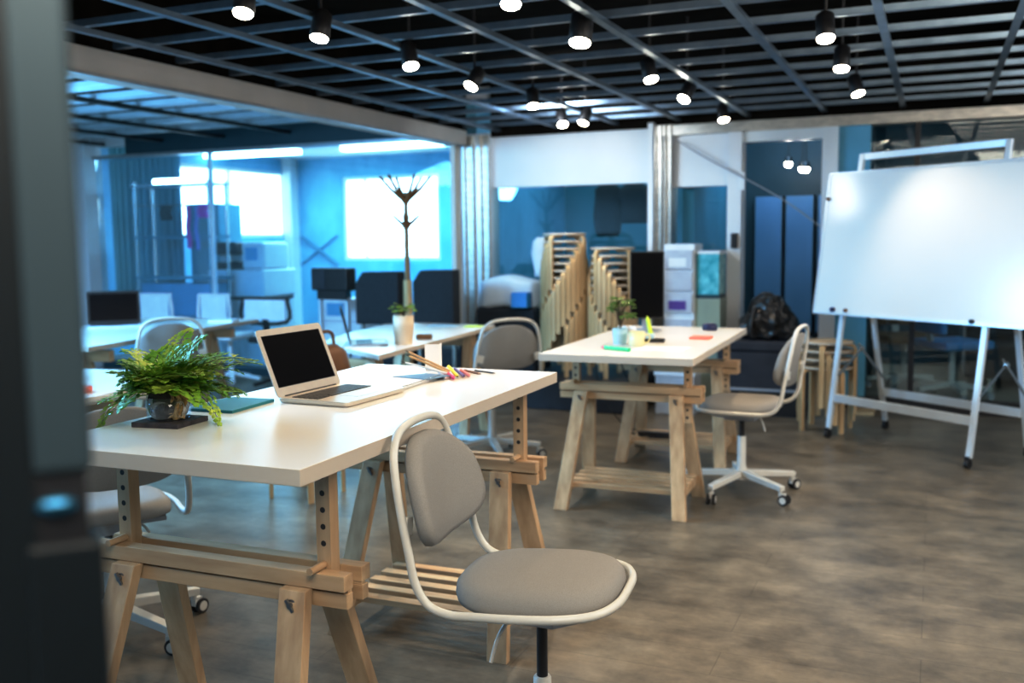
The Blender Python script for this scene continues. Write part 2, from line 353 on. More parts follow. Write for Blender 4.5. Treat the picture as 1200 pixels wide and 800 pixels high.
# near door leaf, out of focus at the left edge: pale steel sheet, black jamb, handle
D = bpy.data.objects.new
dx, dy = Vector((.681, .733, 0)), Vector((-.733, .681, 0))      # along the leaf, away from the camera
DM = Matrix(((dx.x, dy.x, 0, -.478), (dx.y, dy.y, 0, .441), (0, 0, 1, 0), (0, 0, 0, 1)))
def leaf(a, b):
    m = MB().span(a, b); m.v = [tuple(DM @ Vector(p)) for p in m.v]; return m
d1 = struct('door_1', leaf((-.034, 0, 1.205), (0, .035, 2.15)), M['grey_steel'], .004)
leaf((-.75, .003, .02), (-.034, .035, 2.15)).build('door_edge', M['dark_door'], d1)
leaf((-.040, 0, .02), (.004, .035, 1.160)).build('lower_panel', M['dark_door'], d1, .003)
leaf((-.034, .004, 1.160), (-.004, .035, 1.205)).build('latch_recess', M['black'], d1)
hb = MB().sphere((0, 0, 0), .010, 14, 8, (1.3, .7, .62)); hb.v = [tuple(DM @ (Vector(p) + Vector((-.022, .004, 1.184)))) for p in hb.v]
hb.build('handle', M['blue_reflection'], d1)

# ------------------------------------------------------------------ desks on wooden trestles
def trestle(parent, cy, ztop, L=.73, pegside=1):
    zb = .615
    b = MB()
    for s in (-1, 1):
        y = s * .037
        b.span((-L / 2, cy + y - .0185, zb - .036), (L / 2, cy + y + .0185, zb))
        b.span((-L / 2, cy + s * .020, zb - .078), (L / 2, cy + s * .046, zb - .043))
        b.span((-L / 2 + .002, cy + s * .020, zb - .043), (L / 2 - .002, cy + s * .036, zb - .036))
    t = b.build('trestle', W['x'], parent, .0015)
    for sx in (-1, 1):
        p = MB(); px = sx * .29
        p.span((px - .0185, cy - .0175, ztop - .325), (px + .0185, cy + .0175, ztop))
        p.cur = 1; z = ztop - .03  # peg holes drawn as dark discs, shade of each bore in the colour
        while z > zb + .03:
            for s in (-1, 1): p.cyl((px, cy + s * .0172, z), (px, cy + s * .0179, z), .0068, 12)
            z -= .0385
        z = zb - .115
        while z > ztop - .305:
            for s in (-1, 1): p.cyl((px, cy + s * .0172, z), (px, cy + s * .0179, z), .0068, 12)
            z -= .0385
        p.build('post', [W['z'], M['rubber']], t)
        MB().cyl((px, cy - .075, zb + .009), (px, cy + .03, zb + .009), .0085, 12).build('peg', W['y'], t)
        for sy in (-1, 1):
            l = MB().bar((sx * .30, cy + sy * .235, 0), (sx * .243, cy + sy * .062, zb - .037), .070, .030, up=(0, sy, .25), flat=True)
            lo = l.build('leg', W['z'], t, .002)
            k = MB(); c = Vector((sx * .245, cy + sy * .078, zb - .068))
            k.cyl(c + Vector((0, -sy * .004, 0)), c + Vector((0, sy * .007, 0)), .0125, 14); k.cyl(c + Vector((0, sy * .007, 0)), c + Vector((0, sy * .016, 0)), .006, 10)
            k.bar(c + Vector((-.009, sy * .013, .013)), c + Vector((.009, sy * .013, -.013)), .007, .006)
            k.build('bolt', M['bolt'], t)
    s = MB()
    for sx in (-1, 1): s.bar((sx * .288, cy - .19, .095), (sx * .288, cy + .19, .095), .022, .038)
    n = 5
    for i in range(n):
        y = cy - .165 + .33 * i / (n - 1)
        s.span((-.30, y - .022, .108), (.30, y + .022, .128))
    s.build('shelf', W['x'], t, .001)
    return t
def desk(label, cx, cy, rz, Lg, Wd, h, ys, group='white trestle desks'):
    t = thing('trestle_desk', label, 'desk', (cx, cy, 0), rz, group)
    m = MB(); m.box((0, 0, h - .018), (Wd, Lg, .036)); m.mi = [1, 1, 1, 1, 1, 0]
    m.build('tabletop', [M['table'], M['table_edge']], t, .0015)
    for y in ys: trestle(t, y, h - .036)
    return t
desk('white desk on pine trestles in the foreground, holding the fern and laptop', -1.54, 2.335, rad(.95), 1.52, .745, .892, (-.545, .62))
desk('white desk on pine trestles in the middle of the room, holding the upright monitor', -1.40, 5.185, rad(1.4), 1.62, .76, .794, (-.485, .62))

# ------------------------------------------------------------------ swivel chairs
def swivel_chair(label, x, y, rz, zs, base_rot=0, group='grey fabric swivel chairs', tilt=0):
    t = thing('swivel_chair', label, 'chair', (x, y, 0), rz, group)
    half = [(0, .222, 0), (.10, .216, 0), (.178, .180, 0), (.216, .105, 0), (.226, 0, 0), (.222, -.10, 0), (.222, -.165, .003), (.221, -.215, .024), (.219, -.245, .075),
            (.215, -.258, .15), (.207, -.272, .23), (.192, -.287, .320), (.168, -.296, .386), (.112, -.301, .424), (0, -.303, .434)]
    loop = half + [(-a, b, c) for a, b, c in half[-2:0:-1]]
    pts = [p + Vector((0, 0, zs)) for p in cat(loop, 5, True)]
    TM = Matrix.Translation((0, 0, zs - .03)) @ Matrix.Rotation(rad(tilt), 4, 'X') @ Matrix.Translation((0, 0, .03 - zs))   # rocker tilt
    tip = lambda p: TM @ Vector(p)
    fr = MB().tube([tip(p) for p in pts], .0108, 12, True).build('frame', M['white_metal'], t)
    n = 56; out = []
    for k in range(n):
        a = 2 * pi * k / n; c, s_ = cos(a), sin(a); e = .74
        out.append((.203 * math.copysign(abs(c) ** e, c), .004 + .206 * math.copysign(abs(s_) ** e, s_)))
    seat = MB().loft(out, [(.90, -.016), (.985, -.010), (1.0, .004), (.985, .022), (.93, .036), (.82, .046), (.6, .054), (.3, .058)], lambda p: tip((p.x, p.y, p.z + zs + .02 * max(0, -p.y / .22) ** 2)))
    so = seat.build('seat', M['grey_fabric'], t)
    # backrest: rounded shield, curved around the sitter, leaning back with the frame
    bo = []
    for k in range(n):
        a = 2 * pi * k / n; c, s_ = cos(a), sin(a); e = .62
        yy = math.copysign(abs(s_) ** e, s_); xx = math.copysign(abs(c) ** e, c)
        wdt = .208 - .022 * (yy + .2) - .062 * max(0, yy) ** 2
        bo.append((xx * wdt, yy * .134 + .266))
    def bend(p):
        lean = -.248 - (p.y - .13) * .16
        return tip((p.x, lean + .055 * (abs(p.x) / .18) ** 2 * .6 + p.z, p.y + zs))
    bk = MB().loft(bo, [(.94, -.020), (1.0, -.012), (1.0, .004), (.96, .018), (.85, .026), (.5, .030), (.2, .031)], bend)
    bko = bk.build('backrest', M['grey_fabric'], t)
    for s in (-1, 1): MB().bar(tip((s * .208, -.268, zs + .21)), tip((s * .165, -.272, zs + .20)), .018, .045, (0, 0, 1)).build('back_bracket', M['white_metal'], t, .003)
    pl = MB().prism([(-.17, -.12), (.17, -.12), (.19, .08), (.12, .15), (-.12, .15), (-.19, .08)], zs - .03, zs - .014)
    pl.box((0, 0, zs - .045), (.12, .16, .04)); pl.build('seat_plate', M['grey'], t, .004)
    MB().tube(cat([(.05, -.02, zs - .04), (.10, -.05, zs - .05), (.125, -.075, zs - .09), (.14, -.09, zs - .15)], 5), .005, 8).build('lever', M['white_metal'], t)
    MB().cyl((0, 0, .26), (0, 0, zs - .04), .014, 16).build('gas_lift', M['black'], t)
    MB().lathe([(.034, .075), (.032, .12), (.024, .15), (.023, .30), (.02, .305)], 20).build('column', M['white_metal'], t)
    for k in range(5):
        a = base_rot + 2 * pi * k / 5; u = Vector((cos(a), sin(a), 0)); w = Vector((-sin(a), cos(a), 0))
        lg = MB().bar(u * .02 + Vector((0, 0, .108)), u * .305 + Vector((0, 0, .084)), .042, .034, t1=.8)
        lo = lg.build('leg', M['white_metal'], t, .003)
        c = MB(); e = u * .288; fw = (w * .4 + u).normalized(); sd = Vector((-fw.y, fw.x, 0)); ax = e + fw * .022 + Vector((0, 0, .027))
        c.cyl(e + Vector((0, 0, .052)), e + Vector((0, 0, .075)), .009, 10)
        c.box(e + fw * .012 + Vector((0, 0, .045)), (.034, .022, .03), Matrix.Rotation(math.atan2(fw.y, fw.x), 3, 'Z'))
        for s in (-1, 1):
            c.cyl(ax + sd * (s * .022), ax + sd * (s * .0235), .018, 16)
            c.cur = 1; c.cyl(ax + sd * (s * .007), ax + sd * (s * .022), .027, 20); c.cur = 0
        c.build('caster', [M['white_metal'], M['rubber']], lo)
    return t
swivel_chair('grey fabric chair with white tube frame in the near foreground, turned away from the desk', -.845, 2.105, rad(-84), .538, .3, tilt=3.5).scale = (.955, .955, .955)
swivel_chair('grey and white swivel chair at the right side of the monitor desk, beside the whiteboard', -.905, 5.11, rad(86), .460, .35)
swivel_chair('grey swivel chair seen from behind between the foreground desk and the stool stacks', -2.50, 5.42, rad(48), .448, .7)
swivel_chair('grey swivel chair behind the fern, seat showing below the foreground desk', -2.57, 2.42, rad(55), .440, .15)
swivel_chair('blue-grey swivel chair with its back above the fern, at the far left table', -4.62, 4.93, rad(48), .448, .9)

# ------------------------------------------------------------------ fern in a dark bowl on slate
slate = tag(MB().prism([(-.072, -.062), (.060, -.070), (.076, .052), (-.058, .070)], .892, .905).build('slate_tray', M['slate'], None, .002), 'small black slate tray under the fern bowl', 'tray')
place(slate, (-1.768, 1.885, 0), rad(12))
fern = thing('fern', 'bushy green fern in a dark round bowl on the foreground desk', 'plant', (-1.772, 1.885, .905))
MB().lathe([(.030, 0), (.045, .012), (.052, .032), (.050, .055), (.044, .07)], 24).build('bowl', M['soil'], fern)
rk = MB()
for i in range(16):                              # gnarled strips of bark rising along one side of the bowl
    a = random.uniform(-.95, .55); r0 = random.uniform(.036, .050); z0 = random.uniform(.002, .02)
    pts = [(( r0 + random.uniform(-.006, .007)) * cos(a + q * random.uniform(-.05, .14)), (r0 + random.uniform(-.004, .004)) * sin(a + q * random.uniform(-.05, .14)), z0 + q * .017) for q in range(5)]
    rk.tube(cat(pts, 3), random.uniform(.005, .009), 6, r1=.003)
rk.build('bark', M['bark'], fern)
MB().lathe([(.052, .0), (.056, .03), (.053, .058), (.0525, .058), (.0555, .03), (.0515, .001)], 24).build('glass_rim', M['window_glass'], fern)
def frond(fm, sm, a, el, Ln, droop, wid, base):
    # a triangular, twice-divided fern frond along an arching rachis
    dirh = Vector((cos(a), sin(a), 0)); p = Vector(base); n = 14; path = [p.copy()]; e = el
    for i in range(n):
        p = p + (dirh * cos(e) + Vector((0, 0, sin(e)))) * (Ln / n); e -= droop / n; path.append(p.copy())
    sm.tube(path, .0011, 4, r1=.0005)
    side = Vector((-sin(a), cos(a), 0))
    for i in range(3, n + 1):
        t = (i - 3) / (n - 3); l = wid * (1 - t) ** .8 * (0.55 + .45 * min(1, t * 5 + .4)) + .004
        q = path[i]; f = (path[i] - path[i - 1]).normalized(); up = side.cross(f).normalized()
        for s in (-1, 1):
            d = (side * s * .85 + f * .45 + up * random.uniform(-.15, .3)).normalized(); m = max(2, int(l / .0115)); pn = d.cross(up).normalized()
            for j in range(m):
                tt = (j + .6) / m; c = q + d * (l * tt) + up * (-.18 * l * tt * tt); ll = (.0160 * (1 - tt * .5)) * (1 + .3 * random.random())
                for s2 in (-1, 1):
                    dd = (pn * s2 * .8 + d * .6 + up * random.uniform(-.3, .3)).normalized(); w = dd.cross(up).normalized() * (ll * .46)
                    fm.add([c, c + dd * ll * .5 + w, c + dd * ll, c + dd * ll * .5 - w], [(0, 1, 2, 3)])
fm1, fm2, sm_ = MB(), MB(), MB()
for i in range(120):
    a = random.uniform(0, 2 * pi); el = random.uniform(.15, 1.25)
    Ln = random.uniform(.10, .185) * (1.0 if el < .8 else .72)
    vx = cos(a - rad(23.5)); Ln *= 1 + .16 * abs(vx) + .10 * max(0, vx)            # the plant spreads a little wider than it is deep
    if cos(a + rad(46)) > .55: el = max(el, .75); Ln *= .75
    base = (random.uniform(-.03, .03), random.uniform(-.03, .03), .06 + random.uniform(0, .025))
    frond(fm1 if random.random() < .62 else fm2, sm_, a, el, Ln, random.uniform(.5, 1.3), random.uniform(.045, .075), base)
for a, el, Ln, dr in ((rad(195), .25, .23, 1.5), (rad(212), .05, .22, 1.2), (rad(20), .85, .25, 1.1), (rad(32), .7, .24, .9), (rad(-20), .6, .15, 1.5), (rad(5), .3, .18, 1.6), (rad(110), 1.2, .22, 1.0), (rad(170), 1.0, .21, 1.1), (rad(60), .4, .19, 1.2)):
    frond(fm2, sm_, a, el, Ln, dr, .05, (0, 0, .07))
fm1.build('foliage', M['fern'], fern); fm2.build('foliage', M['fern_light'], fern, label='paler yellow-green fronds'); sm_.build('stems', M['stem'], fern)
tag(place(MB().box((0, 0, .896), (.15, .20, .008)).build('notebook', [M['teal_cover']], None, .001), (-1.795, 2.15, 0), rad(4)), 'thin teal notebook lying half under the fern fronds', 'notebook')

# ------------------------------------------------------------------ laptops
def laptop(label, loc, rz, Wd=.30, Dp=.215, tilt=rad(17), body='alu', back=None, group=None, lidh=None):
    # local: screen faces -y, keyboard in front (toward -y); hinge along x at y = 0
    t = thing('laptop', label, 'laptop', loc, rz, group)
    hw = Wd / 2
    def rr(x0, x1, y0, y1, r):
        o = []
        for cx, cy, a0 in ((x1 - r, y1 - r, 0), (x0 + r, y1 - r, 90), (x0 + r, y0 + r, 180), (x1 - r, y0 + r, 270)):
            o += [(cx + r * cos(rad(a0 + q)), cy + r * sin(rad(a0 + q))) for q in (0, 22.5, 45, 67.5, 90)]
        return o
    b = MB().loft(rr(-hw, hw, -Dp, 0, .012), [(.985, .002), (1, .006), (1, .013), (.995, .0145)], smooth=False); bo = b.build('base', M[body], t)
    k = MB(); kw = (Wd - .036) / 14
    for r in range(5):
        for c in range(14):
            if r == 0 and 3 <= c <= 9:
                if c == 3: k.box((0, -.118, .0155), (kw * 7 - .002, .0145, .002))
                continue
            k.box((-hw + .018 + kw * (c + .5), -.118 + r * .0185, .0155), (kw - .0025, .0160, .002))
    k.build('keyboard', M['black'], bo)
    MB().box((0, -.172, .0148), (.10, .066, .0006)).build('trackpad', M['grey' if body == 'black' else 'alu'], bo, label='flat touchpad')
    R = Matrix.Translation((0, -.002, .0135)) @ Matrix.Rotation(-tilt, 4, 'X') @ Matrix.Rotation(pi / 2, 4, 'X')
    Lh = lidh or Dp
    lid = MB().loft(rr(-hw, hw, 0, Lh, .012), [(.99, -.005), (1, -.003), (1, 0)], lambda p: R @ p, smooth=False).build('lid', M[back or body], t)
    sc = MB().prism([(-hw + .017, .028), (hw - .017, .028), (hw - .017, Lh - .020), (-hw + .017, Lh - .020)], 0, .0009, R).build('screen', M['screen'], lid)
    MB().cyl((-hw * .8, -.002, .0125), (hw * .8, -.002, .0125), .005, 10).build('hinge', M['black'], lid)
    return t
# hinge line runs along +Y world; screen faces +X
laptop('open silver laptop with a black screen on the foreground desk beside the fern', (-1.700, 2.395, .892), rad(90 - 2), .305, .238, rad(22), lidh=.205)
# ------------------------------------------------------------------ spiral notebook, pens, card on the front desk
nb = thing('spiral_notebook', 'open white spiral notebook beside the laptop', 'notebook', (-1.615, 2.69, .892), rad(2))
MB().box((0, 0, .0045), (.255, .27, .009)).build('page_block', M['paper'], nb, .001)
MB().box((0, 0, .0006), (.262, .276, .0012)).build('cover', M['grey'], nb)
co = MB()
for i in range(26):
    y = -.128 + .256 * i / 25
    co.tube([(.128 + .006 * cos(a), y, .006 + .006 * sin(a)) for a in [2 * pi * q / 10 for q in range(10)]], .0011, 5, True)
co.build('spiral_binding', M['chrome'], nb)
tag(MB().prism([(-.09, -.05), (.06, -.075), (.085, .035), (-.02, .06)], .902, .9035).build('blue_paper', M['blue_card'], None), 'small blue-grey paper slip lying on the spiral notebook', 'paper').location = (-1.54, 2.80, 0)
cd = MB()
cd.bar((-1.575, 2.985, .940), (-1.622, 2.966, .940), .0015, .095); cd.bar((-1.575, 2.985, .940), (-1.590, 3.030, .940), .0015, .095)
tag(cd.build('card', M['paper'], None), 'white folded card standing upright behind the pens', 'card')
def pen(name, p0, p1, r, m, label, tip=None, cap=None):
    t = thing(name, label, 'pen' if name != 'pencil' else 'pencil', (0, 0, 0), 0, 'pens and pencils on the foreground desk')
    p0, p1 = Vector(p0), Vector(p1); d = p1 - p0; loc = p0.copy(); t.location = loc
    MB().cyl((0, 0, 0), d * .86, r, 8 if name == 'pencil' else 12).build('barrel', m, t)
    MB().cyl(d * .86, d * .93, r, 10, r * .55).build('neck', cap or m, t); MB().cyl(d * .93, d, r * .5, 8, r * .15).build('tip', tip or M['black'], t)
    return t
zt = .893
pen('pencil', (-1.50, 2.915, .906), (-1.605, 2.80, .985), .0040, W['z'], 'natural wood pencil pointing up over the notebook, upper one', M['rubber'], W['z'])
pen('pencil', (-1.495, 2.90, .902), (-1.590, 2.775, .975), .0040, BIRCH['z'], 'natural wood pencil pointing up over the notebook, middle one', M['rubber'], BIRCH['z'])
pen('pencil', (-1.49, 2.89, .900), (-1.60, 2.765, .952), .0036, M['white_plastic'], 'white pencil pointing up over the notebook, lowest one', M['rubber'], M['white_plastic'])
pen('marker_pen', (-1.535, 2.975, .912), (-1.425, 2.830, .899), .0060, M['yellow'], 'yellow marker pen in the bundle beside the notebook', M['black'], M['yellow'])
pen('marker_pen', (-1.545, 2.960, .900), (-1.420, 2.795, .899), .0060, M['pink'], 'pink marker pen in the bundle, nearest the desk edge', M['pink'], M['pink'])
pen('marker_pen', (-1.515, 2.985, .903), (-1.410, 2.850, .899), .0055, M['purple'], 'purple marker pen in the bundle beside the yellow one', M['black'], M['purple'])
pen('marker_pen', (-1.500, 3.000, .899), (-1.400, 2.870, .899), .0050, M['coral'], 'red marker pen in the bundle, farthest from the notebook', M['coral'], M['coral'])
pen('marker_pen', (-1.555, 2.940, .8975), (-1.455, 2.790, .8975), .0050, M['grey'], 'grey pen in the bundle, beside the spiral binding', M['chrome'], M['grey'])
pen('pencil', (-1.49, 3.01, .8965), (-1.395, 2.945, .8965), .0040, M['dark_wood'], 'short dark wooden pencil lying behind the markers', M['rubber'], W['z'])
pen('pencil', (-1.46, 3.03, .895), (-1.36, 2.985, .895), .0026, M['black'], 'thin black pencil lying at the far edge of the foreground desk', M['rubber'], M['black'])

# ------------------------------------------------------------------ things on the middle desk (top z = .794)
zt = .794
def pot_plant(name, label, loc, pot_mat, pr, ph, leaves, spread, height, leafm, ll=.03):
    t = thing(name, label, 'plant', loc)
    MB().lathe([(pr * .86, 0), (pr, ph * .6), (pr, ph), (pr * .9, ph), (pr * .88, ph * .9)], 22).build('pot', pot_mat, t)
    MB().lathe([(pr * .88, ph * .84), (pr * .5, ph * .88), (.001, ph * .9)], 16).build('soil', M['soil'], t)
    st, lf = MB(), MB()
    for i in range(leaves):
        a = random.uniform(0, 2 * pi); r = spread * random.uniform(.25, 1); h = ph + height * random.uniform(.35, 1)
        e = Vector((r * cos(a), r * sin(a), h)); mid = Vector((r * .35 * cos(a), r * .35 * sin(a), ph + (h - ph) * .6))
        st.tube(cat([(0, 0, ph * .88), mid, e], 4), .0013, 5)
        u = Vector((cos(a), sin(a), random.uniform(-.4, .5))).normalized(); w = u.cross(Vector((0, 0, 1))).normalized(); l = ll * random.uniform(.7, 1.2)
        for b in range(3):
            uu = (Matrix.Rotation((b - 1) * .8, 3, 'Z') @ u); w = uu.cross(Vector((0, 0, 1))).normalized()
            lf.add([e, e + uu * l * .35 + w * l * .3, e + uu * l * .75 + w * l * .25, e + uu * l - Vector((0, 0, l * .2)), e + uu * l * .75 - w * l * .25, e + uu * l * .35 - w * l * .3], [(0, 1, 2, 3, 4, 5)])
    st.build('stems', M['stem'], t); lf.build('foliage', leafm, t)
    return t
pot_plant('potted_plant', 'small leafy plant in a pale blue pot on the middle desk', (-1.508, 4.90, zt), M['blue_pot'], .040, .085, 34, .060, .155, M['leaf'], .042)
cup = thing('mug', 'pale yellow mug with its handle to the right on the middle desk', 'mug', (-1.40, 4.84, zt))
MB().lathe([(.036, 0), (.040, .006), (.042, .075), (.0385, .075), (.036, .010), (.001, .008)], 24).build('body', M['yellow_cup'], cup)
MB().tube(cat([(.040 + .0, 0, .060), (.062, .01, .056), (.066, .012, .038), (.055, .008, .020), (.039, 0, .018)], 5), .0045, 8).build('handle', M['yellow_cup'], cup)
pen('marker_pen', (-1.36, 4.575, zt + .009), (-1.535, 4.66, zt + .009), .0095, M['green'], 'green marker pen with a pink end at the front of the middle desk', M['pink'], M['pink'])
tag(MB().prism([(-.13, -.09), (.12, -.075), (.13, .10), (-.12, .085)], zt, zt + .003).build('paper_sheet', M['paper'], None), 'white sheet of paper at the front of the middle desk', 'paper').location = (-1.24, 4.74, 0)
tag(MB().prism([(-.055, -.055), (.055, -.055), (.055, .055), (-.055, .055)], zt, zt + .014).build('note_pad', M['coral'], None, .002), 'coral pink note pad on the right of the middle desk', 'note pad').location = (-1.165, 5.29, 0)
gl = MB().loft([(.045 * cos(2 * pi * k / 20), .03 * sin(2 * pi * k / 20)) for k in range(20)], [(.9, 0), (1, .008), (1, .028), (.85, .038), (.4, .042)])
tag(gl.build('glasses_case', M['navyblue'], None), 'small dark blue case near the far right corner of the middle desk', 'case').location = (-1.225, 5.80, zt)
mo = thing('monitor', 'black upright monitor turned in portrait on the middle desk', 'monitor', (-1.575, 5.66, zt), rad(18))
MB().span((-.100, -.02, .075), (.100, .006, .475)).build('panel', M['black'], mo, .004)
MB().span((-.093, -.0215, .083), (.093, -.0195, .467)).build('screen', M['screen'], mo)
MB().span((-.03, .006, .03), (.03, .03, .26)).build('neck', M['grey'], mo, .003)
MB().lathe([(.085, 0), (.085, .008), (.03, .014), (.025, .03)], 24).build('foot', M['grey'], mo)
ds = thing('desk_phone', 'black tape dispenser holding a lime highlighter on the middle desk', 'dispenser', (-1.385, 5.05, zt), rad(8))
MB().prism([(-.075, -.03), (.075, -.03), (.075, .03), (-.075, .03)], 0, .018).build('base', M['black'], ds, .004)
MB().prism([(-.02, -.025), (.02, -.025), (.02, .025), (-.02, .025)], .018, .045).build('holder', M['blue_pot'], ds, .003)
ds.name = 'pen_stand'; ds['label'] = 'low black pen stand with a pale holder on the middle desk'; ds['category'] = 'pen stand'
pen('highlighter', (-1.380, 5.05, zt + .03), (-1.415, 5.09, zt + .135), .0115, M['lime'], 'lime yellow highlighter standing upright in the pen stand', M['lime'], M['lime'])['category'] = 'highlighter'
cr = MB()
for i in range(7):
    a = i * .9; cr.add([(0, 0, 0), (.06 * cos(a), .06 * sin(a), .015), (.05 * cos(a + .5), .05 * sin(a + .5), .06), (.01, 0, .045)], [(0, 1, 2, 3)])
tag(place(cr.build('crumpled_paper', M['paper'], None), (-1.60, 5.32, zt + .001)), 'crumpled white paper behind the mug on the middle desk', 'paper')
cab = thing('power_strip', 'black power strip with coiled cables on the rear shelf of the middle desk', 'power strip', (-1.50, 5.76, .129))
MB().box((0, 0, .016), (.30, .05, .03)).build('strip', M['black'], cab, .004)
MB().tube(cat([(-.14, 0, .02), (-.19, -.06, .04), (-.16, -.10, .25), (-.22, -.10, .42), (-.30, -.10, .60)], 8), .005, 6).build('cable', M['black'], cab)
MB().tube(cat([(-.14, 0, .02), (-.25, -.08, .10), (-.36, -.12, .30), (-.42, -.12, .58)], 8), .003, 6).build('cable', M['black'], cab)
MB().tube(cat([(-.1, -.03, .01), (-.05, -.09, .012), (.08, -.08, .015), (.1, -.04, .012), (-.02, -.06, .02), (-.12, -.08, .012)], 8), .004, 6).build('cable', M['black'], cab)

# ------------------------------------------------------------------ stools
def stool(label, group, hi=True):
    t = thing('wooden_stool', label, 'stool', (0, 0, 0), 0, group)
    s = MB().lathe([(.172, .449), (.168, .45), (.001, .4502)], 36); s.cur = 1; s.lathe([(.165, .432), (.173, .435), (.175, .440), (.175, .447), (.172, .4492)], 36)
    s.build('seat', [BIRCH['x'], M['seat_rim']], t)
    for k in range(4):
        a = pi / 4 + k * pi / 2; M4 = Matrix.Rotation(a, 4, 'Z')
        # bent-ply leg: lies under the seat, bends, and runs straight down outside it
        path = [(.055, .4245), (.15, .4245), (.178, .418), (.188, .400), (.190, .375), (.190, 0)]
        th = .020; out = []; inn = []
        for i, (r, z) in enumerate(path):
            p0 = path[max(i - 1, 0)]; p1 = path[min(i + 1, len(path) - 1)]
            dx_, dz_ = p1[0] - p0[0], p1[1] - p0[1]; l = math.hypot(dx_, dz_); nx, nz = -dz_ / l, dx_ / l
            out.append((r + nx * th / 2, z + nz * th / 2)); inn.append((r - nx * th / 2, z - nz * th / 2))
        poly = out + inn[::-1]; n = len(path); w = .0178
        vs = [M4 @ Vector((r, s_ * w, z)) for s_ in (-1, 1) for r, z in poly]; m = len(poly); fs = []
        for i in range(m): fs.append((i, (i + 1) % m, m + (i + 1) % m, m + i))
        for i in range(n - 1):
            fs.append((i, m - 1 - i, m - 2 - i, i + 1)); fs.append((m + i, m + i + 1, 2 * m - 2 - i, 2 * m - 1 - i))
        MB().add(vs, fs).build('leg', BIRCH['z'], t, .001)
    return t
PITCH, TW = .058, rad(11.8)
def stack(n, x, y, z0, rot0, twist, where, group):
    first = None
    for i in range(n):
        o = stool('x', group) if first is None else dup(first)
        first = first or o
        place(o, (x, y, z0 + i * PITCH), rot0 + twist * i)
        k = n - 1 - i
        o['label'] = 'beech stool topmost of %s' % where if k == 0 else ('beech stool lowest of %s' % where if i == 0 else 'beech stool %s from the top of %s' % (ORD[k], where))
stack(13, -2.745, 7.40, .25, rad(30) - 12 * TW, TW, 'the taller stool stack left of the monitor', 'stools in the taller stack')
stack(11, -2.345, 7.42, .25, rad(18) + 10 * TW, -TW, 'the shorter stool stack right behind the monitor', 'stools in the shorter stack')
stack(4, -.665, 7.05, 0, rad(-8), rad(-14), 'the short stack of four beside the whiteboard', 'stools beside the whiteboard')
st = stool('beech stool under the far side of the foreground desk, only its legs showing', 'stools'); place(st, (-3.05, 4.24, 0), rad(-4))
del st['group']
tag(MB().span((-3.04, 7.10, 0), (-2.10, 7.94, .25)).build('low_platform', M['navy'], None, .01), 'low dark platform along the glass under the tall stool stacks', 'platform')

# ------------------------------------------------------------------ whiteboard on a wheeled A-frame
wb = thing('whiteboard', 'large white mobile whiteboard on a pale wheeled frame at the right', 'whiteboard', (-.45, 6.96, 0), math.atan2(-.6, .8))
# local: x along the board, y away from the viewer
Hh = 1.89
bm = MB()
for x in (0, 1.045):
    lg = MB().bar((x, -.28, .06), (x, -.012, Hh), .036, .026, (0, 1, 0)); lo = lg.build('front_leg', M['white_alu'], wb, .003)
    lg = MB().bar((x, .28, .06), (x, .028, 1.30), .034, .026, (0, 1, 0)); lo2 = lg.build('rear_leg', M['white_alu'], wb, .003)
    for o, y in ((lo, -.285), (lo2, .285)):
        c = MB()
        c.cyl((x - .012, y, .026), (x + .012, y, .026), .026, 16); c.box((x, y, .055), (.03, .03, .03)); c.build('caster', M['black'], o)
    br = MB(); br.bar((x + .02, -.225, .42), (x + .02, .02, .60), .006, .016); br.bar((x + .02, .235, .36), (x + .02, -.03, .62), .006, .016); br.cyl((x + .01, .0, .585), (x + .04, .0, .585), .013, 10)
    br.build('brace', M['chrome'], wb)
MB().bar((0, -.005, Hh - .02), (1.045, -.005, Hh - .02), .03, .045).build('top_rail', M['white_alu'], wb, .003)
MB().bar((.018, -.24, .27), (1.027, -.24, .27), .03, .055).build('front_rail', M['white_alu'], wb, .003)
MB().bar((.018, .235, .27), (1.027, .235, .27), .03, .055).build('rear_rail', M['white_alu'], wb, .003)
def bp(x, z, off=0):                            # point on the leaning board face
    y = -.28 + (z - .06) / (Hh - .06) * .268 - .022 + off
    return (x, y, z)
x0, x1, z0, z1 = -.215, 1.60, .835, 1.765
def slab(x0, x1, z0, z1, t0, t1):
    a = [bp(x0, z0, t0), bp(x1, z0, t0), bp(x1, z1, t0), bp(x0, z1, t0)]; b = [bp(x0, z0, t1), bp(x1, z0, t1), bp(x1, z1, t1), bp(x0, z1, t1)]
    return MB().add(a + b, [(0, 1, 2, 3), (7, 6, 5, 4), (0, 4, 5, 1), (1, 5, 6, 2), (2, 6, 7, 3), (3, 7, 4, 0)])
pn = slab(x0, x1, z0, z1, -.018, 0).build('panel', M['board'], wb)
ef = MB()
for a in ((x0 - .008, x1 + .008, z0 - .012, z0 + .006), (x0 - .008, x1 + .008, z1 - .006, z1 + .010), (x0 - .010, x0 + .004, z0, z1), (x1 - .004, x1 + .01, z0, z1)):
    s = slab(*a, -.024, .004); ef.add(s.v, s.f)
ef.build('edge_frame', M['white_alu'], wb)
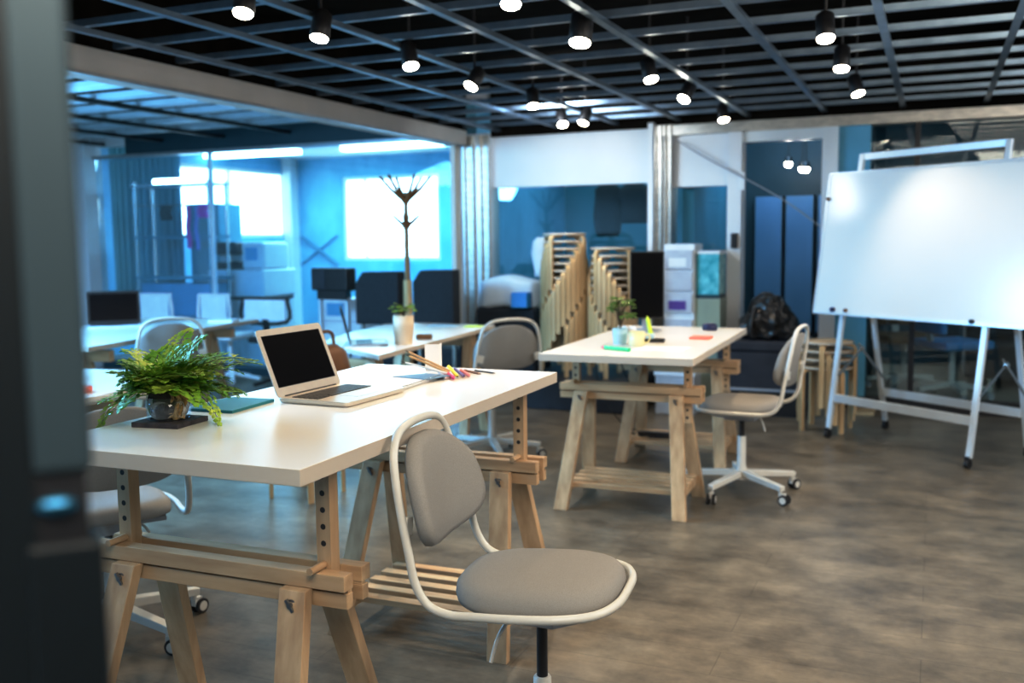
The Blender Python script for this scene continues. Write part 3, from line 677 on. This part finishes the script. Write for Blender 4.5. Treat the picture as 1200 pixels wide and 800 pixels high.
for x, z, c, d, lb in ((-.205, 1.60, M['dark_wood'], .012, 'round brown magnet on the left edge of the whiteboard'), (.985, .845, M['black'], .014, 'black magnet near the lower edge of the whiteboard, right'), (-.05, .858, M['navyblue'], .016, 'dark blue magnet at the lower left corner of the whiteboard'), (.06, .858, M['dark_wood'], .012, 'brown magnet near the lower left corner of the whiteboard')):
    mg = MB(); p = Vector(bp(x, z, -.036)); mg.cyl((0, 0, 0), (0, .014, 0), d, 14)
    o = tag(mg.build('magnet', c, None), lb, 'magnet', 'magnets on the whiteboard'); wm = Matrix.Translation((-.45, 6.96, 0)) @ Matrix.Rotation(math.atan2(-.6, .8), 4, 'Z')
    o.location = wm @ p; o.rotation_euler = (0, 0, math.atan2(-.6, .8))

# ------------------------------------------------------------------ bench, bag and things along the back line
be = thing('bench', 'long dark navy padded bench in front of the doorway and glass', 'bench', (-1.40, 7.64, 0))
MB().span((-.10, -.28, .49), (.55, .24, .575)).build('cushion', M['navy'], be, .02)
MB().span((-.10, -.27, .19), (.55, .24, .488)).build('base', M['navy'], be, .01)
MB().span((-.08, -.24, .0), (.53, .22, .19)).build('plinth', M['black'], be)
MB().span((-.10, -.285, .195), (.55, -.27, .215)).build('skirting_strip', M['grey'], be)
bag = thing('leather_bag', 'slouching black leather bag on the bench', 'bag', (-1.13, 7.52, .575), rad(5))
def bagf(p):
    q = p.copy(); s = 1 + .10 * sin(9 * q.x + 3) * sin(14 * q.z) + .05 * sin(23 * q.y + 11 * q.x)
    s += .07 * sin(31 * q.x + 19 * q.z) * sin(27 * q.z + 2) + .05 * sin(40 * q.z + 30 * q.y); q.x *= s; q.y *= s; q.z = q.z * (1 + .10 * sin(9 * q.x + 1) - 1.5 * max(0, q.x + .03) - .5 * max(0, -q.x - .1)); return q
MB().loft([(.225 * cos(2 * pi * k / 40), .13 * sin(2 * pi * k / 40)) for k in range(40)], [(.86, 0), (1, .03), (1.03, .08), (1.0, .14), (.92, .20), (.78, .25), (.62, .29), (.48, .315), (.2, .32)], bagf).build('body', M['leather'], bag)
bo_ = bag.children[0]; sb = bo_.modifiers.new('Subdivision', 'SUBSURF'); sb.levels = sb.render_levels = 2
tx = bpy.data.textures.new('folds', 'CLOUDS'); tx.noise_scale = .10; tx.noise_depth = 3
dp = bo_.modifiers.new('Folds', 'DISPLACE'); dp.texture = tx; dp.strength = .10; dp.mid_level = .55
for s in (-1, 1): MB().tube(cat([(-.15, s * .05, .20), (-.12, s * .09, .30), (-.03, s * .09, .345), (.06, s * .08, .29), (.10, s * .06, .20)], 6), .010, 8).build('strap', M['leather'], bag)
MB().tube(cat([(-.12, -.132, .02), (-.13, -.145, .12), (-.11, -.11, .24)], 6), .014, 8).build('strap', M['leather'], bag)
MB().box((.05, -.055, .285), (.03, .012, .02)).build('buckle', M['chrome'], bag)
dr = thing('drawer_tower', 'tall white plastic drawer tower standing behind the middle desk', 'drawers', (-1.855, 7.74, 0))
MB().span((-.125, -.15, 0), (.125, -.13, .03)).build('foot', M['white_plastic'], dr)
MB().span((-.125, -.13, .03), (.125, .15, 1.30)).build('frame', M['white_plastic'], dr, .005)
for i, (z, c) in enumerate(((.05, 'coral'), (.30, 'clear_plastic'), (.55, 'coral'), (.76, 'purple'), (.93, 'clear_plastic'), (1.10, 'white_plastic'))):
    d = MB().span((-.11, -.152, z), (.11, -.131, z + .155)).build('drawer', M['clear_plastic'], dr, .004)
    MB().span((-.08, -.1535, z + .02), (.06, -.152, z + .09)).build('contents', M[c], d)
tk = thing('glass_tank', 'aqua glass tank standing on the pale green cabinet', 'tank', (-1.665, 7.76, .90))
MB().span((-.055, -.12, .0), (.12, .12, .32)).build('water', M['aqua'], tk)
MB().span((-.06, -.125, .32), (.125, .125, .345)).build('lid', M['white_plastic'], tk)
MB().span((-.06, -.125, -.03), (.125, .125, 0)).build('rim', M['dark_teal'], tk)
tag(place(MB().span((-.07, -.13, 0), (.135, .13, .87)).build('cabinet', M['pale_green'], None, .005), (-1.665, 7.76, 0)), 'pale green cabinet under the aqua tank', 'cabinet')
wbx = thing('storage_box', 'low white storage box on the floor behind the middle desk', 'box', (-1.79, 7.34, 0))
MB().span((-.15, -.13, 0), (.15, .13, .30)).build('body', M['clear_plastic'], wbx, .01); MB().span((-.16, -.14, .30), (.16, .14, .345)).build('lid', M['white_plastic'], wbx, .006)
so = thing('couch', 'black couch heaped with white cloth in front of the left glass bay', 'couch', (-3.33, 7.72, .25))
so.location.z = 0
mt = MB(); 
MB().span((-.28, -.2, .0), (.27, .2, .78)).build('seat_base', M['black_fabric'], so, .03)
sq = lambda v: math.copysign(abs(v) ** .5, v)
cl = MB().loft([(.27 * sq(cos(2 * pi * k / 32)), .17 * sq(sin(2 * pi * k / 32))) for k in range(32)], [(.97, 0), (1, .04), (1, .17), (.97, .215), (.9, .24), (.5, .255), (.2, .255)], lambda p: Vector((p.x * (1 + .05 * sin(30 * p.z)), p.y, p.z + .02 * sin(14 * p.x + 2))))
tag(place(cl.build('folded_duvet', M['white_cloth'], None), (-3.34, 7.70, .775)), 'white folded duvet lying on the black couch', 'bedding')
tag(place(MB().span((-.075, -.06, 0), (.075, .06, .13)).build('blue_crate', M['blue_box'], None, .01), (-3.18, 7.46, .785)), 'blue box in front of the white duvet, left of the stool stack', 'box')
bpy.data.objects['blue_crate'].location = (-3.17, 7.50, .78)
wbag = MB().loft([(.075 * cos(2 * pi * k / 20), .06 * sin(2 * pi * k / 20)) for k in range(20)], [(.8, 0), (1, .05), (1, .2), (.9, .3), (.6, .34)], lambda p: Vector((p.x + .02 * sin(20 * p.z), p.y, p.z)))
tag(place(wbag.build('white_sack', M['white_cloth'], None), (-3.10, 7.78, 1.03)), 'white sack upright beside the taller stool stack', 'sack')
tag(MB().tube(cat([(-1.955, 7.9, 2.14), (-1.70, 7.89, 1.98), (-1.42, 7.88, 1.825), (-1.09, 7.88, 1.63), (-.82, 7.90, 1.425)], 6), .006, 6).build('hanging_cable', M['grey'], None), 'thin grey cable strung diagonally across the doorway', 'cable')

# rooms behind the glass on the right
for i, (x, w) in enumerate(((-1.51, .27), (-1.215, .27), (-.92, .26))):
    lk = thing('locker', 'blue locker panel in the doorway, %s' % ('leftmost', 'middle', 'rightmost')[i], 'locker', (x, 9.85, 0), 0, 'blue lockers')
    MB().span((-w / 2, 0, .25), (w / 2, .12, 1.75)).build('body', M['black'], lk); MB().span((-w / 2 + .008, -.012, .42), (w / 2 - .008, 0, 1.745)).build('door', M['locker'], lk)
    MB().span((-w / 2, 0, 0), (w / 2, .12, .25)).build('plinth', M['black'], lk)
for x, hh, lb in ((-2.86, .52, 'dark jacket hanging behind the middle glass bay, left one'), (-2.60, .40, 'dark jacket hanging behind the middle glass bay, right one')):
    jk = MB().loft([(.15 * cos(2 * pi * k / 24), .07 * sin(2 * pi * k / 24)) for k in range(24)], [(.75, 0), (.95, .04), (.85, .2), (1, hh - .14), (.9, hh - .08), (.4, hh - .02), (.12, hh)], lambda p: Vector((p.x * (1 + .18 * sin(17 * p.z + x * 40)), p.y, p.z)))
    tag(place(jk.build('dark_jacket', M['black_fabric'], None), (x, 8.9, 1.89 - hh)), lb, 'jacket', 'jackets on the rail')
tag(MB().cyl((-3.2, 8.9, 1.88), (-2.2, 8.9, 1.88), .012, 10).build('clothes_rail', M['chrome'], None), 'clothes rail behind the middle glass bay', 'rail')
sf = thing('sofa', 'dark sofa in the room behind the whiteboard', 'sofa', (1.15, 9.45, 0))
MB().span((-.72, -.02, .08), (.72, .7, .38)).build('base', M['black_fabric'], sf, .03); MB().span((-.72, .5, .38), (.72, .75, .72)).build('backrest', M['black_fabric'], sf, .05)
for s in (-1, 1): MB().span((s * .72, -.02, .08), (s * .88, .72, .58)).build('armrest', M['black_fabric'], sf, .04)
for s in (-1, 1): MB().span((s * .66 - .02, .02, 0), (s * .66 + .02, .06, .08)).build('leg', M['chrome'], sf)
def star_chair(label, x, y, rz, c):
    t = thing('office_chair', label, 'chair', (x, y, 0), rz, 'office chairs behind the glass')
    MB().span((-.23, -.22, .42), (.23, .22, .49)).build('seat', c, t, .02); MB().cyl((0, 0, .12), (0, 0, .42), .025, 12).build('column', M['white_metal'], t)
    MB().span((-.21, .20, .55), (.21, .25, 1.0)).build('backrest', c, t, .02); MB().bar((0, .2, .45), (0, .235, .62), .06, .02, (0, 1, 0)).build('back_stem', M['white_metal'], t)
    for k in range(5):
        a = .3 + 2 * pi * k / 5; u = Vector((cos(a), sin(a), 0))
        l = MB().bar(Vector((0, 0, .12)), u * .30 + Vector((0, 0, .09)), .05, .035).build('leg', M['white_metal'], t)
        MB().cyl(u * .29 + Vector((-.02, 0, .03)), u * .29 + Vector((.02, 0, .03)), .03, 12).build('caster', M['grey'], l)
    return t
star_chair('white-legged office chair behind the whiteboard glass, left one', -.22, 9.15, .4, M['dark_wood'])
star_chair('white-legged office chair with a blue seat behind the whiteboard glass, right one', .16, 8.75, 2.2, M['blue_box'])
tag(place(MB().box((0, 0, .012), (.16, .22, .024)).build('floor_board', BIRCH['x'], None, .003), (-.46, 7.78, 0)), 'small pale wooden board on the floor under the whiteboard', 'board')

# ------------------------------------------------------------------ left side: meeting table, long tables, their things
mt = thing('meeting_table', 'white meeting table with a beech edge behind the laptop, holding the beige pot', 'table', (0, 0, 0))
poly = [(-2.72, 4.46), (-2.88, 6.32), (-3.55, 6.36), (-3.72, 6.18), (-3.60, 5.5), (-3.42, 4.93)]
m = MB().prism(poly[::-1] if False else poly, .712, .74); m.mi = [1, 0] + [1] * 6
m.build('tabletop', [M['table'], M['table_edge']], mt, .002)
for cy in (4.75, 6.0):
    for sx, cx in ((-1, -3.35 if cy < 5 else -3.45), (1, -2.93)):
        for sy in (-1, 1): MB().bar((cx + sx * .03, cy + sy * .17, 0), (cx, cy + sy * .02, .70), .065, .03, (0, 1, 0), flat=True).build('leg', W['z'], mt, .002)
    MB().bar((-3.38, cy, .65), (-2.9, cy, .65), .04, .05).build('crossbar', W['x'], mt, .002)
laptop('open laptop seen edge-on, on the meeting table behind the silver laptop', (-3.17, 4.88, .74), rad(123), .31, .22, rad(14), 'grey', 'black')
pot_plant('potted_plant', 'green plant in a tall beige pot on the meeting table', (-2.885, 5.02, .74), M['cream_pot'], .062, .17, 30, .06, .07, M['fern_light'], .03)
tag(place(MB().box((0, 0, .015), (.10, .05, .03)).build('small_case', M['dark_wood'], None, .008), (-2.90, 5.30, .74), .4), 'small brown case beside the beige pot on the meeting table', 'case')
tag(place(MB().prism([(-.06, -.06), (.06, -.06), (.06, .06), (-.06, .06)], 0, .006).build('sticky_notes', M['lime'], None), (-2.98, 6.18, .74), .2), 'lime sticky notes at the far end of the meeting table', 'notes')
tag(place(MB().prism([(-.12, -.08), (.12, -.08), (.12, .08), (-.12, .08)], 0, .004).build('paper_sheet', M['blue_pot'], None), (-3.22, 6.2, .74), .1), 'pale blue sheet at the far end of the meeting table', 'paper')
tag(place(MB().prism([(-.11, -.15), (.11, -.15), (.11, .15), (-.11, .15)], 0, .004).build('paper_sheet', M['paper'], None), (-3.10, 4.90, .74), .5), 'white sheet of paper beside the beige pot on the meeting table', 'paper')
bgp = MB().loft([(.045 * cos(2 * pi * k / 20), .10 * sin(2 * pi * k / 20)) for k in range(20)], [(.8, 0), (1, .04), (1, .18), (.8, .26), (.5, .28)])
bb = thing('brown_bag', 'brown leather bag half hidden behind the silver laptop', 'bag', (-3.02, 4.47, .42)); bb.location.z = .0
b2 = MB().loft([(.11 * cos(2 * pi * k / 24), .16 * sin(2 * pi * k / 24)) for k in range(24)], [(.8, .455), (1, .50), (1, .68), (.85, .76), (.5, .80)]); b2.build('body', M['dark_wood'], bb)
MB().tube(cat([(0, -.08, .76), (0, -.06, .86), (0, .06, .86), (0, .08, .76)], 6), .009, 8).build('strap', M['dark_wood'], bb)
bb.location = (-2.97, 4.33, 0)

def long_table(label, ax, ay, rz, Lg, Wd, h=.74, inx=.07, iny=.3):
    t = thing('long_table', label, 'table', (ax, ay, 0), rz, 'long white tables on the left')
    m = MB().box((0, 0, h - .015), (Wd, Lg, .03)); m.mi = [1, 1, 1, 1, 1, 0]; m.build('tabletop', [M['table'], M['table_edge']], t, .002)
    for sy in (-1, 1):
        for sx in (-1, 1):
            for q in (-1, 1): MB().bar((sx * (Wd / 2 - inx), sy * (Lg / 2 - iny) + q * .18, 0), (sx * (Wd / 2 - inx - .03), sy * (Lg / 2 - iny) + q * .02, h - .04), .065, .03, (0, 1, 0), flat=True).build('leg', W['z'], t, .002)
        MB().bar((-Wd / 2 + .06, sy * (Lg / 2 - iny), h - .09), (Wd / 2 - .06, sy * (Lg / 2 - iny), h - .09), .05, .07).build('crossbar', W['x'], t, .002)
    return t
long_table('long white table at the far left, with the black laptop on it', -5.32, 5.22, rad(10), 2.1, 1.05, inx=.24)
long_table('white table corner at the left edge below the fern, with a pink item', -3.42, 2.72, rad(9), 1.7, .72, inx=.22, iny=.55)
laptop('open laptop with a large black screen on the far left table', (-5.64, 5.48, .74), rad(46), .37, .25, rad(10), 'white_plastic', 'black')
tag(place(MB().box((0, 0, .012), (.10, .07, .024)).build('pink_case', M['coral'], None, .006), (-3.24, 2.93, .74), .4), 'small pink case on the table at the left edge', 'case')
tag(place(MB().box((0, 0, .01), (.20, .14, .02)).build('white_tray', M['white_plastic'], None, .004), (-5.05, 6.0, .74), .3), 'white tray on the far left table', 'tray')

# coat stand
cs = thing('coat_stand', 'wooden coat tree with branching pegs in front of the bright glass', 'coat stand', (-3.72, 6.55, 0))
MB().tube([(0, 0, .05), (0, 0, .5)], .030, 14).build('lower_pole', BIRCH['z'], cs); MB().tube([(0, 0, .5), (0, 0, 1.05)], .037, 14, r1=.033).build('lower_pole', BIRCH['z'], cs)
MB().tube([(0, 0, 1.05), (0, 0, 1.72)], .022, 12, r1=.018).build('upper_pole', M['pole_wood'], cs)
for z, n, l, up in ((1.66, 6, .23, .17), (1.47, 4, .12, .07)):
    MB().lathe([(.016, z - .03), (.032, z - .015), (.034, z + .02), (.018, z + .035)], 14).build('collar', M['dark_wood'], cs)
    for k in range(n):
        a = .35 + 2 * pi * k / n; MB().tube([(.02 * cos(a), .02 * sin(a), z), (l * .5 * cos(a), l * .5 * sin(a), z + up * .5), (l * .85 * cos(a), l * .85 * sin(a), z + up * 1.05)], .015, 8, r1=.011).build('peg', M['dark_wood'], cs)
for k in range(4):
    a = .3 + k * pi / 2; MB().tube(cat([(0, 0, .14), (.12 * cos(a), .12 * sin(a), .10), (.26 * cos(a), .26 * sin(a), .012)], 5), .016, 8).build('foot', BIRCH['z'], cs)

# black armchairs, printer and chairs seen against / through the left glass
def lounge(label, x, y, w, zb, zt_, m=None):
    t = thing('lounge_chair', label, 'armchair', (x, y, 0), 0, 'black square armchairs')
    bk = MB().prism([(-w / 2, zb), (w / 2, zb), (w / 2, zt_), (-w / 2 + .07, zt_ - .005), (-w / 2, zt_ - .10)], -.06, .06, Matrix.Rotation(pi / 2, 4, 'X')); bk.build('backrest', M['black_fabric'], t, .015)
    MB().span((-w / 2, .07, .30), (w / 2, .42, .46)).build('seat', M['black_fabric'], t, .03)
    for s in (-1, 1): MB().span((s * w / 2 - .02, .06, .30), (s * w / 2 + .02, .41, .62)).build('armrest', M['black_fabric'], t, .015)
    for sx in (-1, 1):
        for sy in (.0, .38): MB().bar((sx * (w / 2 - .03), sy, 0), (sx * (w / 2 - .03), sy, .66 if sy == 0 else .30), .03, .03, (0, 1, 0)).build('leg', M['chrome'], t)
    return t
lounge('black square-backed armchair left of the coat stand', -4.24, 7.0, .42, .66, 1.10)
lounge('black square-backed armchair between the coat stand and the steel column', -3.72, 7.02, .38, .66, 1.115)
pr = thing('television', 'black box television with a pale stand in front of the left glass', 'television', (-4.90, 7.25, 0), rad(-12))
MB().span((-.22, -.02, .92), (.22, .10, 1.12)).build('cabinet', M['black'], pr, .01); MB().span((-.21, -.026, .93), (-.04, -.02, 1.11)).build('screen', M['navy'], pr)
MB().prism([(-.17, 0), (.19, 0), (.17, .08), (-.14, .08)], .84, .92).build('shelf', M['black'], pr)
for s in (-1, 1): MB().bar((s * .17, .04, 0), (s * .17, .04, .86), .03, .03, (0, 1, 0)).build('leg', M['white_alu'], pr)
def mesh_chair(label, x, y, rz, frame, fill, w=.46, z0=.60, z1=.84):
    t = thing('mesh_chair', label, 'chair', (x, y, 0), rz, 'chairs along the left glass')
    f = MB().tube([p + Vector((0, 0, 0)) for p in cat([(-w / 2, 0, z0), (w / 2, 0, z0), (w / 2 + .01, 0, z1 - .02), (w / 2 - .02, .01, z1), (-w / 2 + .02, .01, z1), (-w / 2 - .01, 0, z1 - .02)], 4, True)], .016, 8, True); f.build('back_frame', frame, t)
    MB().span((-w / 2 + .01, -.008, z0 + .01), (w / 2 - .01, .008, z1 - .01)).build('backrest', fill, t)
    MB().span((-w / 2, .03, .42), (w / 2, .46, .48)).build('seat', frame, t, .02); MB().cyl((0, .24, .08), (0, .24, .43), .025, 12).build('column', frame, t)
    MB().bar((0, .03, .44), (0, 0, z0 + .02), .06, .02, (0, 1, 0)).build('back_stem', frame, t)
    for k in range(5):
        a = .3 + 2 * pi * k / 5; MB().bar((0, .24, .09), (.28 * cos(a), .24 + .28 * sin(a), .03), .045, .03).build('leg', frame, t)
    return t
mesh_chair('black-framed office chair with a white mesh back, left of the silver laptop', -5.62, 7.25, .05, M['black'], M['white_cloth'], .46, .63, .84)
mesh_chair('white chair with a pale back at the far left table, right one', -6.25, 7.30, .1, M['white_plastic'], M['white_cloth'], .30, .58, .86)
mesh_chair('white chair with a pale back at the far left table, left one', -6.93, 7.25, .1, M['white_plastic'], M['white_cloth'], .34, .58, .86)
pc = thing('photocopier', 'white photocopier with dark trays behind the left glass', 'photocopier', (-7.05, 8.9, 0))
MB().span((-.34, -.25, 0), (.34, .30, .72)).build('cabinet', M['white_plastic'], pc, .01); MB().span((-.38, -.30, .76), (.38, .30, 1.06)).build('body', M['white_plastic'], pc, .02)
MB().span((-.34, -.24, .72), (.34, .28, .76)).build('gap', M['black'], pc); MB().span((-.36, -.28, 1.06), (.06, .24, 1.14)).build('tray', M['black'], pc, .01)
MB().span((-.36, -.27, 1.22), (.0, .25, 1.36)).build('feeder', M['navy'], pc, .02); MB().span((-.36, -.1, 1.14), (-.28, .25, 1.22)).build('hinge', M['white_plastic'], pc)
MB().span((.06, -.26, 1.06), (.36, .2, 1.36)).build('scanner', M['white_plastic'], pc, .03); MB().span((.12, -.265, 1.16), (.28, -.26, 1.30)).build('screen', M['blue_wall'], pc)
fx = thing('small_printer', 'white small printer with a blue display in front of the left glass', 'printer', (-5.10, 7.82, 0))
MB().span((-.24, -.16, .0), (.24, .16, .60)).build('stand', M['white_plastic'], fx, .01); MB().span((-.22, -.15, .60), (.22, .15, .82)).build('body', M['white_plastic'], fx, .02)
MB().span((-.13, -.155, .66), (.06, -.15, .78)).build('display', M['blue_wall'], fx)
# curtain, rack of scarves, cabinet
cu = MB(); n = 120
vs = []
for i in range(n + 1):
    t = i / n; x = -8.35 + .62 * t if False else -9.0 + 1.05 * t; y = 8.80 + .035 * sin(t * 70) + .01 * sin(t * 23)
    vs += [(x, y, .35), (x, y, 2.50)]
cu.add(vs, [(2 * i, 2 * i + 2, 2 * i + 3, 2 * i + 1) for i in range(n)], True)
tag(cu.build('curtain', M['teal'], None), 'teal pleated curtain behind the left end of the glass', 'curtain')
rk = thing('garment_rack', 'metal rack with shelves behind the left glass, scarves hanging from it', 'rack', (-7.55, 8.36, 0))
for x in (-.52, .50):
    for y in (-.14, .14): MB().cyl((x, y, 0), (x, y, 2.02), .018, 10).build('post', M['chrome'], rk)
for z in (.55, .98, 1.42, 1.98): MB().span((-.56, -.16, z - .012), (.54, .16, z + .012)).build('shelf', M['teal'] if z < 1.9 else M['white_alu'], rk)
MB().cyl((-.5, -.17, 1.76), (.5, -.17, 1.76), .008, 8).build('hook_rail', M['chrome'], rk)
MB().span((-.50, -.12, .57), (.48, .14, .92)).build('panel', M['blue_wall'], rk)
tag(MB().cyl((-7.80, 8.24, 2.022), (-7.10, 8.24, 2.022), .028, 12).build('tube_light', M['tube_lamp'], None), 'bright horizontal tube light on the rack behind the left glass', 'lamp')
for nm, x, z0, z1, w, c, lb in (('scarf', -7.30, 1.30, 1.75, .055, 'pink_cloth', 'bright pink scarf hanging on the rack'), ('scarf', -7.19, 1.28, 1.74, .05, 'lilac_cloth', 'lilac scarf hanging on the rack'), ('scarf', -7.10, 1.62, 1.76, .12, 'pink_cloth', 'short pink cloth bundle at the right of the rack'), ('scarf', -7.60, 1.60, 1.76, .16, 'black_fabric', 'dark cloth bundle at the left of the rack')):
    s = MB(); n = 16; vs = []
    for i in range(n + 1):
        t = i / n; z = z1 - (z1 - z0) * t
        for j in range(7): vs.append((x - w / 2 + w * j / 6 + .01 * sin(9 * t), 8.175 - .012 * sin(j * 1.9) , z))
    s.add(vs, [(i * 7 + j, i * 7 + j + 1, (i + 1) * 7 + j + 1, (i + 1) * 7 + j) for i in range(n) for j in range(6)], True)
    tag(s.build(nm, M[c], None), lb, 'scarf', 'scarves on the rack')
tb = thing('tall_cabinet', 'tall teal cabinet beside the rack behind the left glass', 'cabinet', (-7.72, 9.1, 0))
MB().span((-.20, -.2, 0), (.22, .2, 1.80)).build('body', M['teal'], tb, .01); MB().span((-.19, -.215, .05), (.21, -.2, 1.76)).build('door', M['teal'], tb, .004)
for (x, a, b) in ((-8.62, (.0, 1.45), (.0, 1.0)),):
    xb = MB(); xb.bar((-9.0, 12.56, 1.45), (-8.35, 12.56, 1.02), .02, .05, (0, 1, 0)); xb.bar((-9.0, 12.575, 1.02), (-8.35, 12.575, 1.45), .02, .05, (0, 1, 0))
    trim(xb, M['teal'])
for x in (-8.4, -6.2):
    tag(MB().span((x - .75, 10.6, 2.50), (x + .75, 10.75, 2.56)).build('ceiling_lamp', M['tube_lamp'], None), 'long bright ceiling lamp behind the left glass, %s one' % ('left' if x < -7 else 'right'), 'lamp', 'long ceiling lamps')

# ------------------------------------------------------------------ ceiling spotlights
def spotlight(label, x, y, tx=0, ty=0, big=1.0):
    t = thing('ceiling_spotlight', label, 'spotlight', (x, y, 2.30), 0, 'ceiling spotlights')
    R = Matrix.Rotation(ty, 4, 'Y') @ Matrix.Rotation(tx, 4, 'X'); R3 = R.to_3x3(); o = Vector((0, 0, -.045))
    MB().cyl((0, 0, .42), (0, 0, -.04), .007, 8).build('stem', M['black'], t)
    r = .042 * big
    b = MB().lathe([(r * .55, .075 * big), (r * .95, .06 * big), (r, -.045), (r * .9, -.05)], 20, o, R3).build('body', M['black'], t)
    MB().lathe([(r * .9, -.051), (r * .86, -.056), (r * .3, -.060), (.0005, -.060)], 18, o, R3).build('lens', M['lens'], b)
    ld = bpy.data.lights.new('spot', 'SPOT'); ld.energy = 26; ld.color = (1, .80, .58); ld.spot_size = rad(95); ld.spot_blend = .8; ld.shadow_soft_size = .03
    lo = D('spot_beam', ld); COL.objects.link(lo); lo.parent = t; lo.matrix_local = Matrix.Translation(o + R3 @ Vector((0, 0, -.075))) @ R
    return t
rows = [(-2.42, (3.07, 3.57, 4.33, 5.08, 5.95, 6.98), 'left row over the far tables'), (-1.46, (3.39, 4.16, 5.28, 6.16, 7.30), 'middle row over the desks'), (-.47, (4.57, 5.40, 6.39), 'right row near the whiteboard')]
tl = [(-.35, -.1), (-.3, 0), (-.25, -.3), (-.55, .3), (-.3, -.2), (-.35, .2)]
for x, ys, nm in rows:
    for i, y in enumerate(ys):
        q = tl[i]
        spotlight('lit round ceiling spotlight, %s from the front in the %s' % (ORD[i], nm), x, y, q[0], q[1], 1.25 if (x, y) == (-1.46, 4.16) else 1)
spotlight('lit round ceiling spotlight left of the last one in the left row', -2.62, 7.02, -.4, -.3)
for i, (x, y, z) in enumerate(((-1.27, 9.4, 2.06), (-1.16, 9.55, 2.02), (-1.10, 9.3, 2.0))):
    t = thing('ceiling_spotlight', 'small bright lamp in the corridor beyond the doorway, %s' % ('leftmost', 'middle', 'rightmost')[i], 'spotlight', (x, y, z), 0, 'corridor lamps')
    MB().cyl((0, 0, 0), (0, 0, 2.62 - z), .006, 8).build('stem', M['black'], t)
    bb_ = MB().lathe([(.02, .03), (.035, .01), (.036, -.03)], 16).build('body', M['black'], t); MB().sphere((0, 0, -.04), .032, 12, 8).build('bulb', M['lens'], bb_)

# ------------------------------------------------------------------ light (area lamps added as fill)
def area(name, loc, target, size, energy, color, sy=None):
    l = bpy.data.lights.new(name, 'AREA'); l.energy = energy; l.color = color; l.size = size
    if sy: l.shape = 'RECTANGLE'; l.size_y = sy
    o = D(name, l); COL.objects.link(o); o.location = loc
    o.rotation_euler = (Vector(target) - Vector(loc)).to_track_quat('-Z', 'Y').to_euler(); return o
area('front_fill', (-.3, .3, 2.26), (-1.1, 2.3, .4), 1.4, 60, (1, .91, .78))  # added soft lamp over the front desk, no fixture modelled
area('right_fill', (1.2, 3.0, 2.26), (.2, 4.2, 0), 1.8, 60, (1, .88, .74))  # added warm lamp out of view, fills the right side
area('right_back_fill', (1.7, 4.9, 2.26), (.2, 6.4, .8), 1.2, 27, (.90, .95, 1))  # added out of view to brighten the whiteboard
area('back_wall_fill', (-2.7, 6.6, 2.26), (-2.5, 8.0, 1.7), .5, 14, (.88, .94, 1))  # added lamp that brightens the white panels of the back line
area('left_blue_fill', (-6.3, 1.9, 2.36), (-6.2, 2.0, 0), 2.8, 470, (.26, .62, 1))  # blue lamp added indoors for the cool tone on the left
area('left_back_blue_fill', (-5.6, 3.4, 2.34), (-2.4, 4.4, 0), 1.0, 150, (.26, .62, 1))  # blue lamp added to tint the floor near the middle desk
area('left_slat_fill', (-6.2, 4.4, 1.62), (-6.2, 4.4, 3), 1.8, 70, (.26, .66, 1))  # unseen lamp added, aimed up to brighten the left slats
area('far_room_fill', (-6.6, 10.6, 2.45), (-6.6, 10.6, 0), 2.6, 170, (.48, .82, 1))  # added blue fill for the room behind the left glass
area('middle_room_fill', (-2.9, 9.2, 2.5), (-2.9, 9.0, 0), 1.2, 20, (.60, .88, 1))  # added fill, hidden above the middle bay's panel
area('corridor_light', (-1.2, 8.9, 2.5), (-1.2, 9.9, 1.0),   .7, 22, (.40, .72, 1))
area('right_room_light', (.8, 9.4, 2.5), (.8, 9.4, 0), 1.8, 9, (.50, .82, 1))
w = bpy.data.worlds.new('World'); S.world = w; w.use_nodes = True
bg = w.node_tree.nodes['Background']; bg.inputs[0].default_value = (.86, .95, 1, 1); bg.inputs[1].default_value = 6

# ------------------------------------------------------------------ camera
cam = bpy.data.cameras.new('Camera'); co_ = D('Camera', cam); COL.objects.link(co_); S.camera = co_
cam.sensor_width = 36; cam.lens = 1137.35 / 1200 * 36; cam.clip_start = .02
p, r, th = .10385, -.01169, rad(23.5)
fwd = Vector((0, cos(p), -sin(p))); right = Vector((1, 0, 0)); up = right.cross(fwd)
a_ = right * cos(r) + up * sin(r); b_ = -right * sin(r) + up * cos(r)
RM = Matrix((a_, b_, -fwd)).transposed(); RM = Matrix.Rotation(th, 3, 'Z') @ RM
co_.matrix_world = Matrix.Translation((0, 0, 1.345)) @ RM.to_4x4()
cam.dof.use_dof = True; cam.dof.focus_distance = 2.4; cam.dof.aperture_fstop = 2.6
S.view_settings.view_transform = 'Standard'; S.view_settings.look = 'None'; S.view_settings.exposure = .25
S.view_settings.use_curve_mapping = True
cv = S.view_settings.curve_mapping; cc = cv.curves[3]; cc.points.new(.22, .165); cc.points.new(.68, .76); cv.update()
